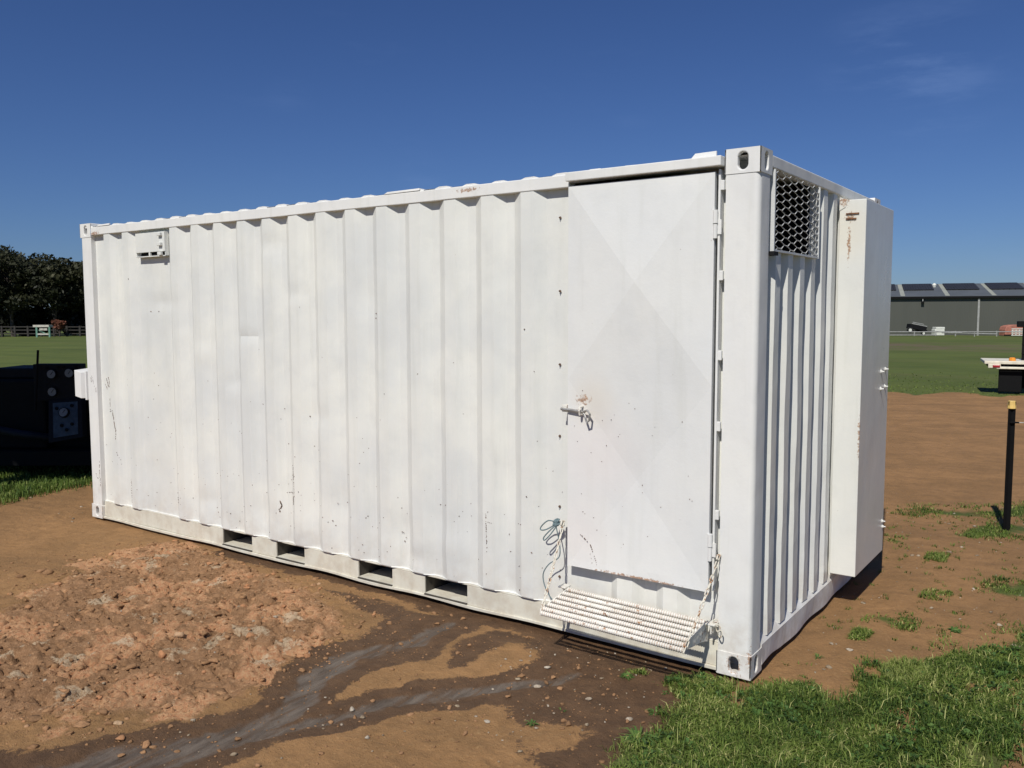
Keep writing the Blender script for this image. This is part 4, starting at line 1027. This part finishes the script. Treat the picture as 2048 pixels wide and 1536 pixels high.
# ================================================================== TREES AND SHRUBS
def leaf_cards(centres, radii, n, size, rg, flat=.6):
    vs = []; tint = []
    w = np.array([r[0]*r[1] for r in radii]); w = w/w.sum(); idx = rg.choice(len(centres), n, p=w)
    C_ = np.array(centres)[idx]; R_ = np.array([(r[0], r[0], r[1]) for r in radii])[idx]
    d = rg.normal(size=(n, 3)); d /= np.linalg.norm(d, axis=1)[:, None]; rad = rg.uniform(.35, 1., n)**.6
    rad *= .8+.4*_h((d[:, 0]*3+9).astype(np.int64)+idx*7, (d[:, 2]*3+9).astype(np.int64), 3)
    p = C_+d*R_*rad[:, None]
    nn = d*.7+rg.normal(size=(n, 3))*.6; nn /= np.linalg.norm(nn, axis=1)[:, None]
    a = np.cross(nn, rg.normal(size=(n, 3))); a /= np.linalg.norm(a, axis=1)[:, None]; b = np.cross(nn, a)
    s = size*rg.uniform(.5, 1.4, n)[:, None]; e = rg.uniform(.4, .8, n)[:, None]
    v = np.stack([p-a*s, p+b*s*e-a*s*.1, p+a*s, p-b*s*e+a*s*.1], 1).reshape(-1, 3)
    f = np.arange(n*4).reshape(n, 4)
    t = np.clip(.35*rg.uniform(0, 1, n)+.5*_h(idx.astype(np.int64), idx.astype(np.int64)*3, 11)+.15*rg.uniform(0, 1, n), 0, 1)
    return v, f, np.repeat(t, 4)
def tree(base, h, seed, label, spread=.5, n=5200, size=.26, low=.45, group=None, mat='leaf', nclump=16, name='tree', cr=(.10, .17)):
    rg = np.random.default_rng(seed); base = np.asarray(base, float)
    root = thing(name, base, label, 'tree', group)
    mb_ = MB(); lean = rg.normal(size=2)*.05*h; cs = []; rs = []
    top = np.array([lean[0], lean[1], h*.78])
    mb_.tube(smooth_path([(0, 0, -.2), (lean[0]*.2, lean[1]*.2, h*.25), (lean[0]*.6, lean[1]*.6, h*.5), top], 4), list(np.linspace(h*.026, h*.008, 13)), 8)
    for k in range(nclump):
        a = k*2.4+rg.uniform(-.4, .4); t = (k+.5)/nclump; zz = h*(low+(0.93-low)*t); rr = h*spread*(.25+.75*math.sqrt(max(0, 1-((t-.45)/.62)**2)))*rg.uniform(.45, 1)*.6
        c = np.array([lean[0]*t+rr*math.cos(a), lean[1]*t+rr*math.sin(a), zz]); r = h*rg.uniform(*cr)
        cs.append(c); rs.append((r*1.15, r*.72))
        s0 = np.array([lean[0]*.5, lean[1]*.5, max(h*.2, zz-h*.22)]); mb_.tube(smooth_path([s0*np.array([.6, .6, 1]), (s0+c)/2+np.array([0, 0, h*.03]), c], 3), list(np.linspace(h*.010, h*.003, 7)), 5)
    build('trunk', MB().add([np.array(p)+base for p in mb_.v], mb_.f), M['bark'], root, origin=base, fixn=True)
    v, f, t = leaf_cards(cs, rs, n, size, rg)
    link(bpy.data.objects.new('crown', np_mesh('crown', v, f, M[mat], {'tint': t})), root, base)
    return root
spots = [(-150, 132, 14.5, .55, 'tall dark eucalypt cut by the left edge beyond the fence'), (-60, 128, 12.8, .6, 'broad dark eucalypt second from the left beyond the fence'),
         (-20, 137, 13.6, .5, 'tallest dark tree at the far left of the treeline'), (28, 126, 11.3, .62, 'spreading olive topped tree left of the pale stand'),
         (75, 134, 11.7, .6, 'spreading olive topped tree directly behind the pale stand'), (112, 127, 10.9, .6, 'spreading tree right of the pale stand behind the russet shrub'),
         (150, 131, 10.4, .6, 'olive topped tree touching the container corner on the skyline'), (205, 129, 10.6, .6, 'dark tree mostly hidden behind the container at far left')]
for i, (u, d, h, sp, lb) in enumerate(spots):
    b = PL_(u, 0, d); b[2] = float(slope_z(b[0], b[1])); tree(b, h+.6, 100+i, lb, sp, group='eucalypts along the far left fence', n=7500, low=.42, nclump=22, name='eucalypt_tree')
for i, (u, d, h, lb) in enumerate([(-120, 130, 5.5, 'dense black shrub at the left edge under the trees'), (-45, 128.5, 5.2, 'dense dark shrub under the second eucalypt'), (8, 130, 5.6, 'dark shrub left of the pale stand under the trees'),
                                   (50, 129, 5.0, 'dark shrub just left behind the pale stand'), (92, 131, 5.6, 'dark shrub directly behind the pale stand'), (132, 129, 5.2, 'dark shrub behind the russet shrub'),
                                   (170, 130, 5.6, 'dark shrub beside the white container edge'), (212, 130, 5.4, 'dark shrub hidden behind the container under the trees')]):
    b = PL_(u, 0, d); b[2] = float(slope_z(b[0], b[1])); rg = np.random.default_rng(300+i)
    root = thing('understorey_shrub', b, lb, 'shrub', 'dark shrubs under the far trees')
    cs = [np.array([rg.uniform(-2.2, 2.2), rg.uniform(-1, 1), h*rg.uniform(.15, .8)]) for k in range(12)]; rs = [(1.3, 1.0)]*12
    v, f, t = leaf_cards(cs, rs, 2600, .3, rg); link(bpy.data.objects.new('foliage', np_mesh('foliage', v, f, M['leaf2'], {'tint': t})), root, b)
    build('stem', MB().add([np.array(p)+b for p in MB().tube([(0, 0, -.2), (.1, 0, h*.6)], [.12, .05], 6).v], MB().tube([(0, 0, 0), (.1, 0, 1)], .1, 6).f), M['bark'], root)
b = PL_(121, 0, 120.5); b[2] = float(slope_z(b[0], b[1])); rg = np.random.default_rng(5)
root = thing('russet_shrub', b, 'low reddish brown shrub right of the pale stand', 'shrub')
v, f, t = leaf_cards([np.array([rg.uniform(-1.2, 1.2), 0, rg.uniform(1.2, 2.1)]) for k in range(9)], [(.5, .35)]*9, 900, .13, rg); link(bpy.data.objects.new('foliage', np_mesh('foliage', v, f, M['russet'], {'tint': t})), root, b)
build('stem', MB().tube([b-Z3*.1, b+Z3*1.2], [.09, .04], 6).tube([b+Z3*.5, b+Z3*1.5+RH*.8], [.05, .02], 6).tube([b+Z3*.5, b+Z3*1.5-RH*.8], [.05, .02], 6), M['bark'], root)
# unseen tree, added left of the frame to throw shade over the machine
tree((-7.95, -1.5, 0), 8.3, 77, 'unseen tree added for shading the gauged machine left of the container', .14, 28000, .16, .44, None, 'leaf', 28, 'unseen_shade_tree', (.075, .105))

# ================================================================== GRASS, WEEDS, STONES
BV, BF, BT = [], [], []; cnt = 0
def blades(px, py, h, w, tint, lean=.5):
    global cnt
    n = len(px)
    if n == 0: return
    pz = hz(px, py); a = rng.uniform(0, 2*np.pi, n); ca, sa = np.cos(a), np.sin(a)
    ld = a+np.pi/2+rng.normal(0, .5, n); ln = h*rng.uniform(.15, 1., n)*lean*1.4
    lx_, ly_ = np.cos(ld)*ln, np.sin(ld)*ln
    b = np.stack([px, py, pz-.004], 1); side = np.stack([ca*w/2, sa*w/2, np.zeros(n)], 1)
    mid = b+np.stack([lx_*.35, ly_*.35, h*.62], 1); tip = b+np.stack([lx_, ly_, h*np.clip(1-.35*lean, .3, 1)], 1)
    V = np.stack([b-side, b+side, mid+side*.8, mid-side*.8, tip], 1).reshape(-1, 3)
    o = cnt+np.arange(n)*5
    F_ = np.concatenate([np.stack([o, o+1, o+2], 1), np.stack([o, o+2, o+3], 1), np.stack([o+3, o+2, o+4], 1)])
    BV.append(V); BF.append(F_); BT.append(np.repeat(tint, 5)); cnt += n*5
def scatter(poly, n, edge=.05):
    P_ = np.array([p[:2] for p in poly]); lo_, hi_ = P_.min(0), P_.max(0)
    px = rng.uniform(lo_[0], hi_[0], n); py = rng.uniform(lo_[1], hi_[1], n)
    sx = px+(fbm(px*7, py*7, 51)-.5)*.2; sy = py+(fbm(px*7, py*7, 52)-.5)*.2
    k = poly_sd(sx, sy, poly) > -edge*rng.uniform(0, 1, n)**2
    k &= ~((px > -6.1) & (px < .01) & (py > -.01) & (py < 2.5))
    return px[k], py[k]
def grass_tint(px, py):
    return np.clip(.08+1.0*(fbm(px*5, py*5, 55)-.25)+rng.normal(0, .2, len(px))+(rng.uniform(0, 1, len(px)) < .07)*.6, 0, 1)
NGV = [p for p in NEARG]
# visible part of the near lawn
LAWN = GP((1205, 1560), (1250, 1490), (1330, 1455), (1375, 1410), (1335, 1352), (1400, 1346), (1500, 1366), (1600, 1384), (1722, 1405), (1722, 1345), (1790, 1335), (1860, 1328), (1960, 1296), (2060, 1280), (2250, 1270), (2300, 1620), (1100, 1620))
px, py = scatter(LAWN, 190000)
dn = fbm(px*5, py*5, 57); k = (rng.uniform(0, 1, len(px)) < sstep(.28, .52, dn)*.9+.1) & (rng.uniform(0, 1, len(px)) < .06+sstep(.32, .43, fbm(px*4.2, py*4.2, 77))); px, py = px[k], py[k]
blades(px, py, rng.uniform(.016, .056, len(px))*(.45+1.1*fbm(px*3.5, py*3.5, 58)), rng.uniform(.0026, .0058, len(px)), grass_tint(px, py), .9)
px, py = scatter(LAWN, 1400); blades(px, py, rng.uniform(.05, .11, len(px)), rng.uniform(.003, .0045, len(px)), rng.uniform(.3, 1., len(px)), .6)
# yellower tuft
c = G(1812, 1350); n = 2600; a = rng.uniform(0, 6.28, n); r = np.sqrt(rng.uniform(0, 1, n)); px, py = c[0]+.11*r*np.cos(a), c[1]+.16*r*np.sin(a)
blades(px, py, rng.uniform(.03, .07, n), rng.uniform(.002, .004, n), rng.uniform(.5, .85, n), .6)
for i, p in enumerate(PATCH):
    P_ = np.array([q_[:2] for q_ in p]); ar = np.prod(P_.max(0)-P_.min(0)); px, py = scatter(p, int(min(13000, 7500*ar+600)), .22)
    k = rng.uniform(0, 1, len(px)) < sstep(.36, .66, fbm(px*6, py*6, 59)); px, py = px[k], py[k]
    blades(px, py, rng.uniform(.012, .038, len(px))*(.5+fbm(px*5, py*5, 78)), rng.uniform(.003, .007, len(px)), grass_tint(px, py)*.9, 1.)
# sparse seedlings on the right hand dirt
c0_, n = GP((1540, 1340), (1700, 1180), (1770, 1020), (2080, 1000), (2080, 1300), (1760, 1370)), 900
px, py = scatter(c0_, n); 
for a, b in zip(px, py):
    if rng.uniform() < .6: continue
    m_ = rng.integers(4, 16); blades(a+rng.normal(0, .012, m_), b+rng.normal(0, .012, m_), rng.uniform(.012, .035, m_), rng.uniform(.003, .006, m_), rng.uniform(.1, .5, m_), .9)
# left verge
LV = [G(-60, 1030), G(0, 1010), G(60, 996), G(120, 986), G(182, 968), (-6.25, .8, 0), (-6.3, 1.6, 0), (-7.5, 2.2, 0), (-10.5, 1.8, 0), (-10.5, -.6, 0)]
px, py = scatter(LV, 42000, .12); k = rng.uniform(0, 1, len(px)) < sstep(.25, .5, fbm(px*3, py*3, 60)); px, py = px[k], py[k]
blades(px, py, rng.uniform(.03, .10, len(px))*(.5+fbm(px*2, py*2, 62)), rng.uniform(.005, .010, len(px)), grass_tint(px, py)*.8, .7)
# tufts over both paddocks, thinning with distance
def field(u0, u1, d0, d1, n, hh):
    d = d0*(d1/d0)**rng.uniform(0, 1, n); u = rng.uniform(u0, u1, n); la_ = (u-1024)/FPX*d
    px = CAM[0]+RH[0]*la_+FH[0]*d; py = CAM[1]+RH[1]*la_+FH[1]*d
    sx = px+(fbm(px*1.5, py*1.5, 51)-.5)*1.2; sy = py+(fbm(px*1.5, py*1.5, 52)-.5)*1.2
    k = (poly_sd(sx, sy, DIRT) < 0) & (rng.uniform(0, 1, n) < (1-(d-d0)/(d1-d0))**1.5) & (rng.uniform(0, 1, n) < sstep(.3, .6, fbm(px*.8, py*.8, 63))*.8+.2); px, py, d = px[k], py[k], d[k]
    blades(px, py, hh*rng.uniform(.4, 1.3, len(px))*np.clip(d/25, .8, 1.5), .0011*d*rng.uniform(.6, 1.3, len(px)), grass_tint(px*.25, py*.25)*.5+.22, .9)
field(1740, 2090, 19.5, 30, 5000, .035); field(-60, 190, 10.5, 26, 6000, .045)
V = np.concatenate(BV); F_ = np.concatenate(BF); T_ = np.concatenate(BT)
g = link(bpy.data.objects.new('grass', np_mesh('grass', V, F_, M['grass'], {'tint': T_}))); stuff(g); tag(g, 'short green grass growing in patches over the yard and paddock', 'grass')
# broad leaved weeds in the lawn
VV_, FF_, TT_ = [], [], []; c_ = 0
px, py = scatter(LAWN, 2600); k = rng.uniform(0, 1, len(px)) < sstep(.4, .6, fbm(px*4, py*4, 66)); px, py = px[k], py[k]
pz = hz(px, py)
for a, b, z0 in zip(px, py, pz):
    nl = rng.integers(4, 8); R_ = rng.uniform(.012, .032); t0 = rng.uniform(.0, .8); a0 = rng.uniform(0, 6.28)
    for i in range(nl):
        an = a0+6.28*i/nl+rng.normal(0, .2); d = np.array([math.cos(an), math.sin(an), 0]); s = np.array([-d[1], d[0], 0])*R_*.3; zt = rng.uniform(.006, .03); b0 = np.array([a, b, z0])
        VV_ += [b0+d*.002+Z3*.008, b0+d*R_*.55+s+Z3*(zt+.006), b0+d*R_+Z3*zt, b0+d*R_*.55-s+Z3*(zt+.004)]; FF_.append((c_, c_+1, c_+2, c_+3)); TT_ += [t0]*4; c_ += 4
o = link(bpy.data.objects.new('lawn_weeds', np_mesh('lawn_weeds', VV_, FF_, M['weed'], {'tint': TT_}))); stuff(o); tag(o, 'small broad leaved weeds growing among the lawn grass', 'weeds')
# single weeds
def rosette(u, v, R_, n, label, w=.005, name='weed'):
    global rng
    c = G(u, v); z0 = float(hz(c[0], c[1])); vs, fs, ts = [], [], []
    for i in range(n):
        an = rng.uniform(0, 6.28); l_ = R_*rng.uniform(.5, 1.1); d = np.array([math.cos(an), math.sin(an), 0]); s = np.array([-d[1], d[0], 0])*w; el = rng.uniform(.1, .7); k = len(vs)
        b0 = d*rng.uniform(0, .015); m1 = d*l_*.5+Z3*l_*el*.7; t1 = d*l_+Z3*l_*el*.45
        vs += [b0-s*.6, b0+s*.6, m1+s, m1-s, t1]; fs += [(k, k+1, k+2), (k, k+2, k+3), (k+3, k+2, k+4)]; ts += [rng.uniform(.25, .95)]*5
    o = link(bpy.data.objects.new(name, np_mesh(name, vs, fs, M['weed'], {'tint': ts})), None, (c[0], c[1], z0-.004)); return tag(o, label, 'weed', 'single weeds on bare soil')
rosette(1278, 1478, .10, 70, 'large spiky grey green weed on dark mud beside the lawn', .0045)
rosette(1253, 1352, .05, 60, 'bright green tuft on dark mud left of the step corner', .004)
rosette(1312, 1425, .055, 26, 'sparse weed on dark mud between the lawn and the large spiky weed', .004)
rosette(1065, 1442, .04, 22, 'small green seedling on the mud left of the large spiky weed', .004)
rosette(1125, 1418, .03, 12, 'tiny weed on wet mud right of the grey rivulet', .0035)
rosette(1910, 1264, .045, 40, 'round dark weed alone on the dirt right of the cabinet', .009)
rosette(1636, 1310, .04, 18, 'thin upright seedling on dirt near the end bottom rail', .003)
rosette(1330, 1385, .03, 14, 'tiny weed by the mud beneath the step', .0035)

# clods of broken soil
bm = bmesh.new(); bmesh.ops.create_icosphere(bm, subdivisions=2, radius=1); IV = np.array([v_.co[:] for v_ in bm.verts]); IF = np.array([[v_.index for v_ in f.verts] for f in bm.faces])
bm.free(); bm = bmesh.new(); bmesh.ops.create_icosphere(bm, subdivisions=1, radius=1); IV1 = np.array([v_.co[:] for v_ in bm.verts]); IF1 = np.array([[v_.index for v_ in f.verts] for f in bm.faces]); bm.free()
def lumps(name, px, py, rad, mat, tint, sink=.25, big=.009):
    Vs, Fs, Ts = [], [], []; c = 0; pz = hz(px, py)
    for a, b, z0, r, t in zip(px, py, pz, rad, tint):
        iv, fi = (IV, IF) if r > big else (IV1, IF1)
        s = np.array([rng.uniform(.7, 1.4), rng.uniform(.7, 1.4), rng.uniform(.35, .75)])*r; an = rng.uniform(0, 6.28); ph = rng.uniform(0, 90)
        w_ = iv*(1+.55*(fbm(iv[:, 0]*2.6+ph+iv[:, 2]*1.7, iv[:, 1]*2.6-iv[:, 2]*1.9+ph, 3, 3)-.5)[:, None]*2)
        pn = rng.normal(size=(8, 3)); pn /= np.linalg.norm(pn, axis=1)[:, None]
        for n_k, t_k in zip(pn, rng.uniform(.38, .8, 8)): w_ = w_-np.maximum(0, w_@n_k-t_k)[:, None]*n_k
        w_ = w_*s*1.25
        x_, y_ = w_[:, 0]*math.cos(an)-w_[:, 1]*math.sin(an), w_[:, 0]*math.sin(an)+w_[:, 1]*math.cos(an)
        Vs.append(np.stack([x_+a, y_+b, w_[:, 2]+z0+r*(.55-sink*1.6)], 1)); Fs.append(fi+c); Ts.append(np.full(len(iv), t)); c += len(iv)
    o = link(bpy.data.objects.new(name, np_mesh(name, np.concatenate(Vs), np.concatenate(Fs), mat, {'tint': np.concatenate(Ts)}))); return stuff(o)
def soilmat(name, cs):
    q = NT(name); a = q.attr('tint').outputs['Fac']; P_ = q.pos(); n1 = q.noise(P_, 45, 5, .7)
    r_ = q.n('ValToRGB', {0: a}); el = r_.color_ramp.elements
    for i, c in enumerate(cs):
        e_ = el[i] if i < 2 else el.new(i/(len(cs)-1)); 
        e_.position = i/(len(cs)-1); e_.color = c+(1,)
    col = q.mix(q.math('MULTIPLY', q.rng(n1, .4, .7), .5), r_.outputs[0], (.11, .063, .034))
    return q.fin(col, .95, q.bump(q.noise(P_, 130, 4, .7), .006, .9), spec=.2)
M['clod'] = soilmat('clod_soil', [(.24, .135, .068), (.33, .185, .092), (.40, .225, .115), (.48, .23, .11), (.55, .40, .25)])
px, py = scatter(RUB, 7500, .5); k = rng.uniform(0, 1, len(px)) < sstep(.34, .6, fbm(px*2.2, py*2.2, 41)+.06); px, py = px[k], py[k]
rad = np.clip(.0038*(1-rng.uniform(0, 1, len(px)))**-.5, .0036, .025)
o = lumps('dirt_clods', px, py, rad, M['clod'], np.clip(rng.beta(1.1, 1.9, len(px))+.4*(fbm(px*3.4, py*3.4, 21)-.5), 0, 1), .3, .014); tag(o, 'broken brown and orange clods of dug over soil left of the container', 'soil clods')
px, py = scatter(GP((200, 1500), (-100, 1150), (300, 1070), (800, 1200), (1250, 1300), (1350, 1420), (1200, 1560), (300, 1560)), 3000)
o = lumps('soil_crumbs', px, py, np.clip(.003*(1-rng.uniform(0, 1, len(px)))**-.42, .0028, .014), M['clod'], rng.uniform(0, .45, len(px))); tag(o, 'loose brown soil crumbs scattered over the smooth dirt', 'soil crumbs')
M['pebble'] = soilmat('pale_pebble_stone', [(.25, .19, .13), (.36, .29, .2), (.42, .35, .27), (.52, .46, .37)])
pa = [scatter(GP((1000, 1290), (1300, 1290), (1300, 1400), (1180, 1520), (950, 1520)), 120), scatter(GP((1540, 1340), (1700, 1180), (1770, 1020), (2080, 1000), (2080, 1300), (1760, 1370)), 200),
      scatter(GP((40, 1000), (182, 975), (200, 1040), (60, 1050)), 50), scatter(GP((0, 1250), (300, 1080), (700, 1260), (520, 1400), (0, 1440)), 120), scatter(GP((400, 1400), (1000, 1400), (1000, 1530), (300, 1530)), 70)]
px = np.concatenate([a for a, b in pa]); py = np.concatenate([b for a, b in pa])
o = lumps('pebbles', px, py, np.clip(.0038*(1-rng.uniform(0, 1, len(px)))**-.45, .0032, .014), M['pebble'], rng.uniform(0, 1, len(px)), .15); tag(o, 'small pale pebbles scattered over the dirt and mud', 'pebbles')
